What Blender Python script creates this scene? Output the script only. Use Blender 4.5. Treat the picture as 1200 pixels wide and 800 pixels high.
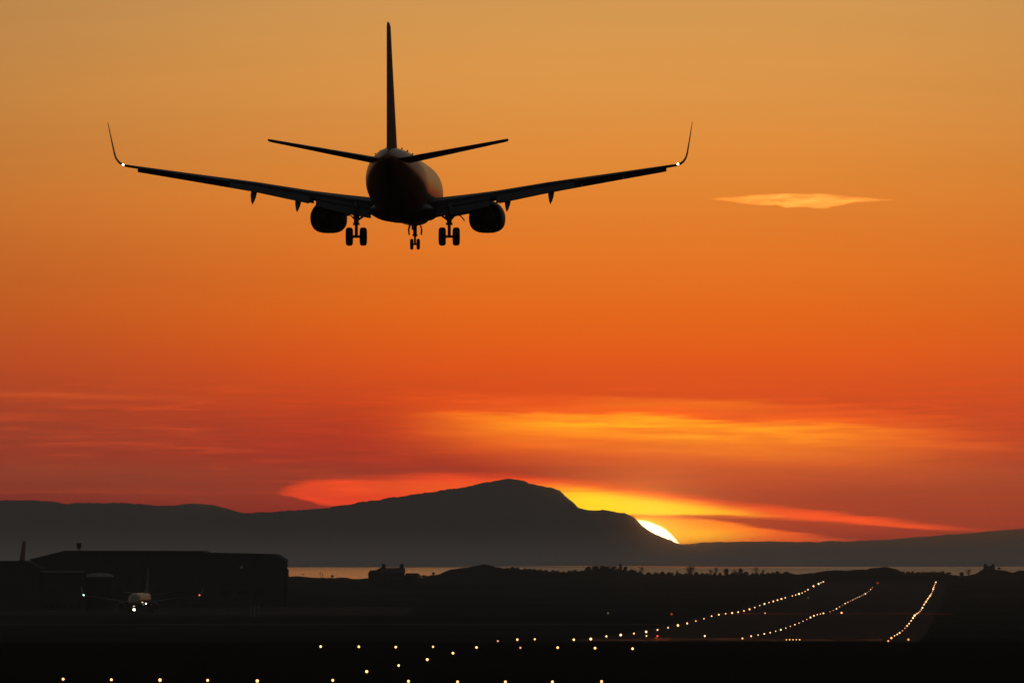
import bpy, bmesh, math, random
from mathutils import Vector, noise as mnoise

random.seed(7)
for _o in list(bpy.data.objects):
    bpy.data.objects.remove(_o)
SC = bpy.context.scene
COL = SC.collection
R = math.radians

# ------------------------------------------------------------------ camera, air, sky, sun, exposure
F = 13340.0          # focal length in photo pixels: a 400 mm lens
CAMZ = 16.3          # the photographer stands on a low hill
HY = 637.0           # height of the true horizon in the photo
SIGMA = 3.5e-5       # haze density per metre
AIR = (0.040, 0.037, 0.033)   # radiance that thick haze settles at (used only to size the sky's glow behind it)
AUREOLE = 1.6e-8
SUN_AZ = math.degrees(math.atan2(747 - 600, F))
SUN_EL = math.degrees(math.atan2(HY - 668, F))

cam = bpy.data.cameras.new("camera")
cam.sensor_fit = 'HORIZONTAL'
cam.sensor_width = 36.0
cam.lens = F / 1200.0 * 36.0
cam.shift_y = (HY - 400.0) / 1200.0
cam.clip_start = 1.0
cam.clip_end = 200000.0
camo = bpy.data.objects.new("camera", cam)
COL.objects.link(camo)
camo.location = (0, 0, CAMZ)
camo.rotation_euler = (R(90), 0, 0)
SC.camera = camo

SC.view_settings.view_transform = 'Standard'
SC.view_settings.look = 'None'
SC.view_settings.exposure = 0.0
SC.view_settings.gamma = 1.0
SC.view_settings.use_curve_mapping = False
SC.render.engine = 'CYCLES'
cy = SC.cycles
cy.use_denoising = True
cy.max_bounces = 4
cy.diffuse_bounces = 2
cy.glossy_bounces = 3
cy.volume_bounces = 1
cy.transmission_bounces = 2
cy.transparent_max_bounces = 8
cy.sample_clamp_indirect = 4.0


def lin(r, g, b):
    f = lambda c: (c / 255 / 12.92) if c / 255 <= 0.04045 else ((c / 255 + 0.055) / 1.055) ** 2.4
    return (f(r), f(g), f(b))


def behind_air(rgb, y):
    """sky radiance that, seen through the haze at photo height y, arrives as rgb"""
    L = lin(*rgb)
    e = max((HY - y) / F, 1e-4)
    path = min(29000.0, 190.0 / e)
    T = math.exp(-SIGMA * path)
    return tuple(max((L[i] - AIR[i] * (1 - T)) / T, 0.0) for i in range(3))


world = bpy.data.worlds.new("World")
SC.world = world
world.use_nodes = True
WT = world.node_tree
WT.nodes.clear()


class X:
    """tiny expression builder for shader value sockets"""
    def __init__(s, v): s.v = v
    def _b(a, op, b=None, c=None):
        n = WT.nodes.new('ShaderNodeMath'); n.operation = op
        for i, q in enumerate((a, b, c)):
            if q is None: continue
            q = q.v if isinstance(q, X) else q
            if isinstance(q, (int, float)): n.inputs[i].default_value = q
            else: WT.links.new(q, n.inputs[i])
        return X(n.outputs[0])
    def __add__(a, b): return a._b('ADD', b)
    __radd__ = __add__
    def __mul__(a, b): return a._b('MULTIPLY', b)
    __rmul__ = __mul__
    def __sub__(a, b): return a._b('SUBTRACT', b)
    def __rsub__(a, b): return X(b)._b('SUBTRACT', a)
    def __truediv__(a, b): return a._b('DIVIDE', b)
    def max(a, b): return a._b('MAXIMUM', b)
    def min(a, b): return a._b('MINIMUM', b)
    def exp(a): return a._b('EXPONENT')


def gauss(x, c, s):
    t = (x - c) / s
    return (t * t * -1.0).exp()


def smooth(x, a, b):
    n = WT.nodes.new('ShaderNodeMapRange'); n.interpolation_type = 'SMOOTHSTEP'
    WT.links.new(x.v, n.inputs[0])
    flip = a > b
    n.inputs[1].default_value = min(a, b); n.inputs[2].default_value = max(a, b)
    n.inputs[3].default_value = 1.0 if flip else 0.0
    n.inputs[4].default_value = 0.0 if flip else 1.0
    return X(n.outputs[0])


def between(x, lo, hi, s_lo, s_hi):
    a = x - lo if not isinstance(lo, X) else x - lo
    return smooth(a, -s_lo, s_lo) * smooth(x - hi, s_hi, -s_hi)


def ramp(x, x0, x1, stops, interp='LINEAR'):
    m = WT.nodes.new('ShaderNodeMapRange')
    WT.links.new(x.v, m.inputs[0])
    m.inputs[1].default_value = x0; m.inputs[2].default_value = x1
    n = WT.nodes.new('ShaderNodeValToRGB'); n.color_ramp.interpolation = interp
    el = n.color_ramp.elements
    while len(el) > 1: el.remove(el[-1])
    for i, (p, c) in enumerate(stops):
        p = (p - x0) / (x1 - x0)
        e = el[0] if i == 0 else el.new(p)
        e.position = p
        e.color = (*c, 1.0)
    WT.links.new(m.outputs[0], n.inputs[0])
    return n.outputs[0]


def curve(x, pts, lo, hi):
    """piecewise-linear y(x)"""
    c = ramp(x, pts[0][0], pts[-1][0], [(p, ((q - lo) / (hi - lo),) * 3) for p, q in pts])
    sep = WT.nodes.new('ShaderNodeSeparateColor'); WT.links.new(c, sep.inputs[0])
    return X(sep.outputs[0]) * (hi - lo) + lo


def noise(vec_x, vec_y, detail, seed, rough=0.55):
    cb = WT.nodes.new('ShaderNodeCombineXYZ')
    WT.links.new(vec_x.v, cb.inputs[0]); WT.links.new(vec_y.v, cb.inputs[1]); cb.inputs[2].default_value = seed
    n = WT.nodes.new('ShaderNodeTexNoise'); n.inputs['Scale'].default_value = 1.0
    n.inputs['Detail'].default_value = detail; n.inputs['Roughness'].default_value = rough
    WT.links.new(cb.outputs[0], n.inputs['Vector'])
    return X(n.outputs['Fac'])


def mixc(fac, a, b, mode='MIX'):
    n = WT.nodes.new('ShaderNodeMix'); n.data_type = 'RGBA'; n.blend_type = mode
    if isinstance(fac, (int, float)): n.inputs[0].default_value = fac
    else: WT.links.new(fac.v, n.inputs[0])
    for i, q in ((6, a), (7, b)):
        if isinstance(q, tuple): n.inputs[i].default_value = (*q, 1.0)
        else: WT.links.new(q, n.inputs[i])
    return n.outputs[2]


def build_sky():
    tc = WT.nodes.new('ShaderNodeTexCoord')
    sp = WT.nodes.new('ShaderNodeSeparateXYZ'); WT.links.new(tc.outputs['Generated'], sp.inputs[0])
    dx, dy, dz = (X(sp.outputs[i]) for i in range(3))
    DEG = 57.29578
    az = dx._b('ARCTAN2', dy) * DEG            # azimuth and elevation in degrees
    el = dz._b('ARCSINE') * DEG
    K = F / DEG                                 # steps of 1/233 degree, so that numbers read like the photo's
    u = az * K + 600.0
    v = el * -K + HY
    nz_a = noise(u * 0.0022, v * 0.016, 5, 1.3)
    nz_b = noise(u * 0.0065, v * 0.095, 7, 7.7, 0.62)
    nz_d = noise(u * 0.011 + nz_a * 1.5, v * 0.19, 6, 2.9, 0.6)
    nz_c = noise(u * 0.0009, v * 0.008, 3, 4.1)
    wob = (nz_a - 0.5) * 24.0 + (nz_b - 0.5) * 12.0 + (nz_d - 0.5) * 7.0
    vw = v + wob
    # clear-sky glow by elevation, then its fall-off to both sides of the sun
    low = [(0, (214, 155, 84)), (60, (217, 151, 76)), (120, (218, 146, 69)), (200, (220, 134, 54)), (300, (223, 115, 37)), (370, (222, 99, 27)), (420, (220, 84, 18)),
           (460, (210, 72, 14)), (500, (188, 57, 14)), (540, (168, 45, 14)), (590, (150, 36, 15)), (637, (140, 33, 17)), (700, (138, 33, 18))]
    base = ramp(v, -20, 720, [(y, behind_air(c, y)) for y, c in low])
    high = ramp(el, 0, 90, [(2.6, lin(214, 155, 84)), (6, lin(176, 140, 96)), (11, lin(122, 110, 98)), (20, lin(80, 79, 80)), (45, lin(62, 65, 70)), (90, lin(56, 59, 66))])
    glow = mixc(smooth(el, 2.2, 3.4), base, high)
    side = gauss(u, 745.0, 1000.0) * 0.66 + gauss(u, 745.0, 6000.0) * 0.34
    lowleft = smooth(v, 240.0, 600.0) * smooth(u, 620.0, -60.0) * smooth(u, -2500.0, -600.0)
    side = side * (lowleft * -0.34 + 1.0)
    nz_f = noise(u * 0.0016 + nz_c, v * 0.02, 6, 21.7, 0.6)
    side = side * ((nz_c - 0.5) * 0.16 + (nz_f - 0.5) * 0.10 + 1.0)
    dusk = ramp(el, -2, 90, [(-2, lin(56, 42, 38)), (0, lin(82, 48, 40)), (2.5, lin(86, 64, 54)), (9, lin(82, 78, 73)), (30, lin(73, 75, 76)), (90, lin(62, 65, 69))])
    warm_to_dark = mixc(1.0, glow, (1.0, 1.0, 1.0), 'MULTIPLY')
    c = mixc(side, dusk, warm_to_dark)

    def C(r, g, b, y): return behind_air((r, g, b), y)
    # dull red cloud bank low in the sky
    bank = gauss(v, 562.0, 42.0) * smooth(nz_a, 0.30, 0.75) * 0.55 * gauss(u, 600.0, 1500.0)
    c = mixc(bank, c, C(136, 34, 18, 560))
    bank2 = smooth(v, 500.0, 600.0) * smooth(u, 520.0, -50.0) * 0.85 * smooth(v, 800.0, 660.0) * gauss(u, 0.0, 1600.0)
    c = mixc(bank2, c, C(112, 33, 24, 580))
    bank3 = gauss(v, 560.0, 48.0) * smooth(u, 880.0, 1120.0) * 0.7 * smooth(u, 3000, 1500)
    c = mixc(bank3, c, C(136, 34, 18, 560))
    # thin faint streaks everywhere low down
    st = smooth(nz_b * 0.6 + nz_d * 0.4, 0.50, 0.66) * gauss(v, 505.0, 62.0) * gauss(u, 640.0, 560.0) * 0.42
    c = mixc(st, c, C(232, 84, 18, 500))
    thin = gauss(v - (u * 0.02), 462.0, 3.6) * smooth(u, 330.0, 120.0) * 0.40 * gauss(u, 0, 900)
    c = mixc(thin, c, C(205, 84, 40, 462))
    # upper bright streak
    mid = (u - 470.0) * 0.036 + 493.0
    q = vw - mid
    env = smooth(u, 395.0, 640.0) * smooth(u, 1290.0, 900.0)
    glowb = between(q, -26.0, 44.0, 20.0, 30.0) * env * (nz_a * 0.8 + 0.45).min(1.0) * 0.92
    c = mixc(glowb, c, C(244, 98, 8, 505))
    core = between(q, -13.0, 20.0, 3.5, 20.0) * smooth(u, 455.0, 700.0) * smooth(u, 1150.0, 830.0) * (smooth(nz_b * 0.5 + nz_d * 0.5, 0.34, 0.62) * 0.6 + 0.42)
    c = mixc(core, c, C(255, 152, 4, 500))
    rib = gauss(vw - mid - (nz_a - 0.5) * 30.0, 16.0, 5.0) * smooth(nz_d, 0.40, 0.62) * smooth(u, 520.0, 640.0) * smooth(u, 1100.0, 900.0) * 0.5
    c = mixc(rib, c, C(214, 74, 10, 515))
    hotc = gauss(vw - mid, 2.0, 6.0) * smooth(nz_b, 0.42, 0.62) * gauss(u, 740.0, 130.0) * 0.8
    c = mixc(hotc, c, C(255, 178, 14, 495))
    over = between(q + (u - 700.0) * 0.02, -34.0, -22.0, 5.0, 7.0) * smooth(u, 640.0, 740.0) * smooth(u, 960.0, 840.0) * 0.45
    c = mixc(over, c, C(243, 118, 26, 475))
    tail = gauss(q, 6.0, 4.0) * smooth(u, 960.0, 1080.0) * smooth(u, 1230.0, 1120.0) * 0.45
    c = mixc(tail, c, C(228, 96, 34, 520))
    dark1 = gauss(v - (u - 600.0) * 0.03, 548.0, 10.0) * smooth(nz_b, 0.35, 0.7) * gauss(u, 560.0, 360.0) * 0.55
    c = mixc(dark1, c, C(146, 38, 16, 548))
    # left lobe of the lower bright bank, a lens with a pointed tip
    vl = v + (nz_b - 0.5) * 9.0 + (nz_d - 0.5) * 5.0
    up = curve(u, [(300, 577), (324, 576.5), (340, 569), (365, 564.5), (420, 561), (500, 557), (600, 558), (700, 566), (820, 583), (900, 593), (1000, 605), (1100, 616), (1160, 622), (1300, 633)], 540, 660)
    dn = curve(u, [(300, 577), (324, 577), (345, 582.5), (375, 590), (420, 596), (600, 640), (740, 601.5), (850, 602.5), (900, 605), (950, 608.5), (1000, 613), (1060, 618), (1110, 621), (1160, 622.5), (1300, 633)], 540, 660)
    lobe = smooth(vl - up, -5.0, 5.0) * smooth(vl - dn, 2.0, -2.0)
    c = mixc(lobe * (smooth(u, 318.0, 360.0) * 0.5 + 0.5) * (nz_d * 0.7 + 0.55).min(1.0) * smooth(u, 1190.0, 960.0), c, C(228, 66, 18, 575))
    wash = gauss(v, 571.0, 9.0) * smooth(u, 330.0, 560.0) * smooth(u, 820.0, 660.0) * 0.55
    c = mixc(wash, c, C(240, 96, 22, 570))
    hot = lobe * smooth(u, 600.0, 690.0) * smooth(u, 965.0, 800.0) * smooth(vl - up, 0.0, 16.0)
    c = mixc(hot, c, C(255, 186, 10, 590))
    hot2 = lobe * gauss(u, 705.0, 75.0) * smooth(vl - up, 6.0, 22.0) * 0.9
    c = mixc(hot2, c, C(255, 214, 24, 595))
    redt = lobe * smooth(u, 850.0, 960.0) * smooth(u, 1200.0, 1060.0) * 0.8
    c = mixc(redt, c, C(240, 76, 14, 610))
    # below it the dark streak and the last fire over the hills
    fire = smooth(vl - dn, -1.0, 5.0) * smooth(u, 700.0, 760.0) * smooth(u, 1060.0, 890.0)
    c = mixc(fire, c, C(244, 88, 12, 622))
    fire_hot = fire * gauss(u, 812.0, 62.0) * gauss(v, 627.0, 11.0)
    c = mixc(fire_hot * 0.8, c, C(255, 190, 10, 626))
    fire_mid = fire * gauss(u, 770.0, 80.0) * gauss(v, 614.0, 14.0) * 0.45
    c = mixc(fire_mid, c, C(255, 158, 16, 612))
    su = curve(u, [(600, 603), (740, 602), (850, 604), (920, 608), (1000, 615), (1080, 624), (1300, 634)], 590, 650)
    sd = curve(u, [(600, 603), (740, 603.5), (820, 605.5), (850, 609), (890, 617), (940, 624), (985, 629.5), (1040, 633), (1300, 640)], 590, 650)
    vs = v + (nz_b - 0.5) * 8.0 + (nz_d - 0.5) * 6.0
    streak = smooth(vs - su, -1.5, 2.0) * smooth(vs - sd, 4.0, -2.0) * smooth(u, 722.0, 775.0)
    c = mixc(streak * 0.95, c, C(146, 34, 14, 615))
    nz_e = noise(u * 0.02 + nz_b * 2.0, v * 0.42, 5, 12.3, 0.6)
    fib = smooth(v, 415.0, 500.0) * smooth(v, 700.0, 640.0) * (gauss(u, 760.0, 110.0) * smooth(v, 575.0, 595.0) * -0.8 + 1.0)
    shade = ((nz_e - 0.5) * 0.34 + (nz_d - 0.5) * 0.42 + (nz_b - 0.5) * 0.25) * fib + 1.0
    gm = WT.nodes.new('ShaderNodeVectorMath'); gm.operation = 'SCALE'
    WT.links.new(c, gm.inputs[0]); WT.links.new(shade.v, gm.inputs['Scale']); c = gm.outputs[0]
    # the sun's upper rim, white hot, with a tight yellow glow
    px, py = u - 745.0, v - 669.5
    rr = (px * px + py * py)._b('SQRT')
    aur = (rr * -1.0 + 61.0)
    aureole = (aur.min(0.0) / 11.0).exp() * 0.45 * smooth(u, 700, 760)
    c = mixc(aureole, c, C(255, 190, 16, 612))
    rim = smooth(rr + (nz_b - 0.5) * 5.0, 64.5, 60.5)
    c = mixc(rim, c, (2.2, 1.05, 0.04))
    disc = smooth(rr + (nz_b - 0.5) * 5.0, 61.5, 56.5)
    c = mixc(disc, c, (14.0, 10.0, 4.5))

    sky = WT.nodes.new('ShaderNodeTexSky'); sky.sky_type = 'NISHITA'; sky.sun_disc = False
    sky.sun_elevation = R(SUN_EL); sky.sun_rotation = R(SUN_AZ)
    sky.air_density = 1.0; sky.dust_density = 1.5; sky.altitude = 0
    bg1 = WT.nodes.new('ShaderNodeBackground'); bg1.inputs[1].default_value = NISHITA
    WT.links.new(sky.outputs[0], bg1.inputs[0])
    bg2 = WT.nodes.new('ShaderNodeBackground'); bg2.inputs[1].default_value = 1.0
    WT.links.new(c, bg2.inputs[0])
    add = WT.nodes.new('ShaderNodeAddShader')
    WT.links.new(bg1.outputs[0], add.inputs[0]); WT.links.new(bg2.outputs[0], add.inputs[1])
    out = WT.nodes.new('ShaderNodeOutputWorld'); WT.links.new(add.outputs[0], out.inputs[0])


NISHITA = 0.003
build_sky()
world.cycles.sampling_method = 'MANUAL'
world.cycles.sample_map_resolution = 2048

sun = bpy.data.lights.new("sun", 'SUN')
sun.energy = 2.5
sun.angle = R(0.53)
sun.color = (1.0, 0.36, 0.06)
suno = bpy.data.objects.new("sun", sun)
COL.objects.link(suno)
_sd = Vector((math.sin(R(SUN_AZ)) * math.cos(R(SUN_EL)), math.cos(R(SUN_AZ)) * math.cos(R(SUN_EL)), math.sin(R(SUN_EL))))
suno.rotation_euler = (-_sd).to_track_quat('-Z', 'Y').to_euler()


# ------------------------------------------------------------------ helpers
def tag(o, label=None, cat=None, group=None, kind=None):
    if label: o['label'] = label
    if cat: o['category'] = cat
    if group: o['group'] = group
    if kind: o['kind'] = kind
    return o


def P(px, py, d):
    """the place at distance d seen in the photo at (px, py)"""
    return Vector(((px - 600.0) / F * d, d, CAMZ + (HY - py) / F * d))


def empty(name, loc=(0, 0, 0), rz=0.0):
    o = bpy.data.objects.new(name, None)
    o.empty_display_size = 1.0
    COL.objects.link(o); o.location = loc; o.rotation_euler = (0, 0, rz)
    return o


def link(name, bm, mats, parent=None, smooth_deg=None):
    bmesh.ops.recalc_face_normals(bm, faces=bm.faces[:])
    me = bpy.data.meshes.new(name)
    bm.to_mesh(me); bm.free()
    for m in (mats if isinstance(mats, (list, tuple)) else [mats]): me.materials.append(m)
    if smooth_deg:
        me.polygons.foreach_set('use_smooth', [True] * len(me.polygons))
        try: me.set_sharp_from_angle(angle=R(smooth_deg))
        except Exception: pass
    o = bpy.data.objects.new(name, me)
    COL.objects.link(o)
    if parent: o.parent = parent
    return o


def copy_tree(o, parent=None):
    c = o.copy(); COL.objects.link(c); c.parent = parent
    for ch in list(o.children): copy_tree(ch, c)
    return c


def loft(bm, rings, cap0=True, cap1=True, closed=True, mi=0):
    vs = [[bm.verts.new(p) for p in r] for r in rings]
    n = len(rings[0])
    for a, b in zip(vs, vs[1:]):
        for i in range(n if closed else n - 1):
            j = (i + 1) % n
            try: f = bm.faces.new((a[i], a[j], b[j], b[i])); f.material_index = mi
            except ValueError: pass
    if cap0: bm.faces.new(vs[0][::-1]).material_index = mi
    if cap1: bm.faces.new(vs[-1]).material_index = mi
    return vs


def box(bm, x0, x1, y0, y1, z0, z1, mi=0):
    loft(bm, [[(x0, y0, z), (x1, y0, z), (x1, y1, z), (x0, y1, z)] for z in (z0, z1)], mi=mi)


def tube(bm, pts, rads, n=8, mi=0):
    pts = [Vector(p) for p in pts]
    if not isinstance(rads, (list, tuple)): rads = [rads] * len(pts)
    rings = []
    for i, p in enumerate(pts):
        t = (pts[min(i + 1, len(pts) - 1)] - pts[max(i - 1, 0)]).normalized()
        a = t.orthogonal().normalized() if abs(t.z) > 0.9 else t.cross(Vector((0, 0, 1))).normalized()
        b = t.cross(a).normalized()
        rings.append([p + (a * math.cos(k * 2 * math.pi / n) + b * math.sin(k * 2 * math.pi / n)) * rads[i] for k in range(n)])
    for i in range(1, len(rings)):        # keep rings from twisting
        best = min(range(n), key=lambda s: sum((rings[i][(k + s) % n] - pts[i] - (rings[i - 1][k] - pts[i - 1])).length for k in range(n)))
        rings[i] = rings[i][best:] + rings[i][:best]
    loft(bm, rings, mi=mi)


def ball(bm, c, r, seg=10, rings=6, mi=0, sz=1.0):
    c = Vector(c)
    rr = []
    for i in range(1, rings):
        t = math.pi * i / rings
        rr.append([c + Vector((r * math.sin(t) * math.cos(2 * math.pi * k / seg), r * math.sin(t) * math.sin(2 * math.pi * k / seg), r * math.cos(t) * sz)) for k in range(seg)])
    vs = loft(bm, rr, cap0=False, cap1=False, mi=mi)
    top = bm.verts.new(c + Vector((0, 0, r * sz))); bot = bm.verts.new(c - Vector((0, 0, r * sz)))
    for k in range(seg):
        j = (k + 1) % seg
        bm.faces.new((top, vs[0][k], vs[0][j])).material_index = mi
        bm.faces.new((bot, vs[-1][j], vs[-1][k])).material_index = mi


def disc_lathe(bm, c, axis, prof, n=24, mi=0):
    """lathe: prof = [(offset along axis, radius)]"""
    axis = Vector(axis).normalized(); a = axis.orthogonal().normalized(); b = axis.cross(a)
    c = Vector(c)
    loft(bm, [[c + axis * o + (a * math.cos(2 * math.pi * k / n) + b * math.sin(2 * math.pi * k / n)) * r for k in range(n)] for o, r in prof], mi=mi)


# ------------------------------------------------------------------ materials
def mat(name, col, rough=0.6, spec=0.3, metal=0.0, var=0.25, scale=3.0, coat=0.0, bump=0.0, col2=None):
    m = bpy.data.materials.new(name); m.use_nodes = True
    nt = m.node_tree; b = nt.nodes['Principled BSDF']
    b.inputs['Roughness'].default_value = rough
    b.inputs['Specular IOR Level'].default_value = spec
    b.inputs['Metallic'].default_value = metal
    b.inputs['Coat Weight'].default_value = coat
    b.inputs['Coat Roughness'].default_value = 0.06
    tc = nt.nodes.new('ShaderNodeTexCoord'); n = nt.nodes.new('ShaderNodeTexNoise')
    n.inputs['Scale'].default_value = scale; n.inputs['Detail'].default_value = 6
    nt.links.new(tc.outputs['Object'], n.inputs['Vector'])
    r = nt.nodes.new('ShaderNodeValToRGB')
    c2 = col2 or tuple(min(c * (1 + var), 1) for c in col)
    c1 = col if col2 else tuple(c * (1 - var) for c in col)
    r.color_ramp.elements[0].position = 0.3; r.color_ramp.elements[1].position = 0.7
    r.color_ramp.elements[0].color = (*c1, 1); r.color_ramp.elements[1].color = (*c2, 1)
    nt.links.new(n.outputs['Fac'], r.inputs['Fac']); nt.links.new(r.outputs['Color'], b.inputs['Base Color'])
    if bump:
        bp = nt.nodes.new('ShaderNodeBump'); bp.inputs['Strength'].default_value = bump
        nt.links.new(n.outputs['Fac'], bp.inputs['Height']); nt.links.new(bp.outputs[0], b.inputs['Normal'])
    return m


def lamp_mat(name, col, strength):
    m = bpy.data.materials.new(name); m.use_nodes = True
    b = m.node_tree.nodes['Principled BSDF']
    b.inputs['Base Color'].default_value = (*col, 1)
    b.inputs['Emission Color'].default_value = (*col, 1)
    b.inputs['Emission Strength'].default_value = strength
    m.cycles.emission_sampling = 'NONE'
    return m


M = {
    'paint_white': mat('white_aircraft_paint', (0.62, 0.62, 0.6), 0.3, 0.5, var=0.06, scale=0.6, coat=0.6),
    'paint_dark': mat('dark_blue_aircraft_paint', (0.010, 0.012, 0.02), 0.4, 0.3, var=0.15, scale=0.6),
    'paint_grey': mat('grey_wing_paint', (0.045, 0.048, 0.055), 0.55, 0.25, var=0.12, scale=0.8),
    'paint_red': mat('red_brown_tail_paint', (0.09, 0.03, 0.022), 0.6, 0.15, var=0.12, scale=0.5),
    'paint_tail': mat('dark_brown_tail_paint', (0.022, 0.010, 0.006), 0.55, 0.12, var=0.12, scale=0.5),
    'steel': mat('dull_gear_steel', (0.09, 0.09, 0.095), 0.5, 0.4, metal=0.4, var=0.2, scale=6),
    'rubber': mat('black_tyre_rubber', (0.012, 0.012, 0.012), 0.85, 0.2, var=0.3, scale=9),
    'nozzle': mat('scorched_nozzle_metal', (0.015, 0.013, 0.012), 0.6, 0.2, var=0.3, scale=4),
    'cowl': mat('dark_cowl_paint', (0.010, 0.012, 0.018), 0.45, 0.3, var=0.2, scale=1.2),
    'glass': mat('dark_cockpit_glass', (0.012, 0.02, 0.022), 0.08, 0.5, var=0.2, scale=2),
    'hangar_wall': mat('hangar_cladding', (0.035, 0.043, 0.052), 1.0, 0.0, var=0.25, scale=0.12),
    'hangar_roof': mat('hangar_roof_sheeting', (0.07, 0.085, 0.10), 1.0, 0.0, var=0.2, scale=0.15),
    'hangar_door': mat('hangar_door_steel', (0.04, 0.048, 0.056), 1.0, 0.0, var=0.25, scale=0.3),
    'pale_roof': mat('pale_roof_sheeting', (0.36, 0.37, 0.38), 1.0, 0.0, var=0.15, scale=0.4),
    'stone': mat('weathered_house_wall', (0.045, 0.042, 0.04), 1.0, 0.0, var=0.3, scale=0.8),
    'slate': mat('slate_roof', (0.06, 0.06, 0.066), 1.0, 0.0, var=0.3, scale=1.2),
    'post': mat('pale_post_paint', (0.20, 0.19, 0.18), 0.9, 0.0, var=0.15, scale=1.0),
    'dark_post': mat('dark_post_paint', (0.03, 0.03, 0.03), 0.7, 0.2, var=0.2, scale=1.0),
    'bark': mat('tree_bark', (0.04, 0.032, 0.026), 0.9, 0.1, var=0.4, scale=3.0),
    'leaf': mat('dark_foliage', (0.035, 0.05, 0.022), 0.8, 0.15, var=0.5, scale=1.5),
    'leaf_dry': mat('dry_foliage', (0.07, 0.055, 0.03), 0.8, 0.15, var=0.5, scale=1.5),
    'runway_lamp': lamp_mat('warm_runway_lamp', (1.0, 0.55, 0.25), 3.2),
    'approach_lamp': lamp_mat('amber_approach_lamp', (1.0, 0.48, 0.16), 3.0),
    'dim_lamp': lamp_mat('dim_amber_lamp', (1.0, 0.42, 0.2), 1.2),
    'faint_lamp': lamp_mat('faint_olive_lamp', (0.75, 0.62, 0.3), 0.12),
    'red_lamp': lamp_mat('red_lamp', (1.0, 0.06, 0.03), 2.2),
    'faint_red_lamp': lamp_mat('faint_red_lamp', (1.0, 0.08, 0.04), 0.35),
    'nav_red': lamp_mat('red_wingtip_lamp', (1.0, 0.12, 0.12), 1.8),
    'nav_green': lamp_mat('pale_green_wingtip_lamp', (0.62, 1.0, 0.85), 3.0),
    'nav_white': lamp_mat('white_wingtip_lamp', (1.0, 0.88, 0.7), 8.0),
    'landing': lamp_mat('landing_lamp', (1.0, 0.86, 0.62), 10.0),
}


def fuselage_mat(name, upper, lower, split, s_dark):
    """body paint: upper colour carries painted sunset light, dark belly and dark tail sweep (paint boundaries along the body)"""
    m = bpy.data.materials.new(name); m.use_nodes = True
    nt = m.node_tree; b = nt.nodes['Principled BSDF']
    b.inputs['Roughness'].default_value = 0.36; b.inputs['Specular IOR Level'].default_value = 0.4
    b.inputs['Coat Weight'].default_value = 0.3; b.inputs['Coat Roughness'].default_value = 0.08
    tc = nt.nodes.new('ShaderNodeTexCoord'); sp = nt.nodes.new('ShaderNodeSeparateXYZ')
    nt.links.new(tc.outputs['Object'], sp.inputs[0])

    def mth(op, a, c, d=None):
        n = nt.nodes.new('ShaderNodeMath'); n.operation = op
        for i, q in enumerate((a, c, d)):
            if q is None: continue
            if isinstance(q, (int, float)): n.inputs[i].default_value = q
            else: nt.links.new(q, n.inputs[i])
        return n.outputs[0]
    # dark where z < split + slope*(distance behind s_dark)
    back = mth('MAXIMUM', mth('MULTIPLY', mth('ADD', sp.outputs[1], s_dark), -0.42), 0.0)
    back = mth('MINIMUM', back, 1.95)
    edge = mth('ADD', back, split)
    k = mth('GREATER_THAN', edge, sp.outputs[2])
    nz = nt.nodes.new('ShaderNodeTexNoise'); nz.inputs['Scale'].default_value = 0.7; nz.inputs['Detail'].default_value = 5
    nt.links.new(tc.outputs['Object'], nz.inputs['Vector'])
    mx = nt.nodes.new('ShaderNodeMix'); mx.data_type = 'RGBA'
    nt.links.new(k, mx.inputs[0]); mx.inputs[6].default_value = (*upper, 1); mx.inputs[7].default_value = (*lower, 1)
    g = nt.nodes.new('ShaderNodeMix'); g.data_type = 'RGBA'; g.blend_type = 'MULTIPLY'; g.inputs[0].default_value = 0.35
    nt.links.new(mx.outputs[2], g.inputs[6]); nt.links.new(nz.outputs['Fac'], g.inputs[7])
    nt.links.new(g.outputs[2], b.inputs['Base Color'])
    return m


# ------------------------------------------------------------------ ground, water, hills
LEFT = [(692.5, 746.8), (710.9, 744.9), (727.6, 743.7), (743, 741.9), (757.6, 739.9), (771, 737.7), (783.5, 735.1), (795.2, 732.3), (806.2, 729.7), (816.4, 728),
        (825.5, 724), (834.4, 721.5), (843, 719), (851, 718.8), (858.2, 717.9), (865, 716.7), (872, 715.5), (878.2, 713.9), (884.7, 711), (890.4, 709.2),
        (896.2, 706.7), (901.5, 705.5), (906.6, 704.3), (911.5, 702.8), (916, 701.1), (920.2, 699.9), (924, 699), (928, 698), (932.4, 696.3), (935.8, 695.6),
        (939.7, 694.5), (943, 692.6), (946.6, 690.5), (950, 688.3), (953, 686), (956.2, 685), (959.2, 683.7), (962, 682.2), (964.9, 681)]
LAMP_H = 0.45
PROF = [(-4000.0, -1.0), (1000.0, -0.4), (1900.0, -0.35)]
_pz = []
for _n, (_x, _y) in enumerate(LEFT):
    _d = 85.3 * (22.95 + _n)
    _pz.append((_d, CAMZ - (_y - HY) / F * _d - LAMP_H))
for _i in range(len(_pz)):
    _w = _pz[max(0, _i - 1):_i + 2]
    PROF.append((_pz[_i][0], sum(q[1] for q in _w) / len(_w)))
PROF += [(5350.0, -1.5), (30000.0, -1.5)]


def gz(d):
    for (a, za), (b, zb) in zip(PROF, PROF[1:]):
        if a <= d <= b: return za + (zb - za) * (d - a) / (b - a)
    return PROF[-1][1]


def interp(pts, x):
    if x <= pts[0][0]: return pts[0][1]
    for (a, ya), (b, yb) in zip(pts, pts[1:]):
        if x <= b: return ya + (yb - ya) * (x - a) / (b - a)
    return pts[-1][1]


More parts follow.
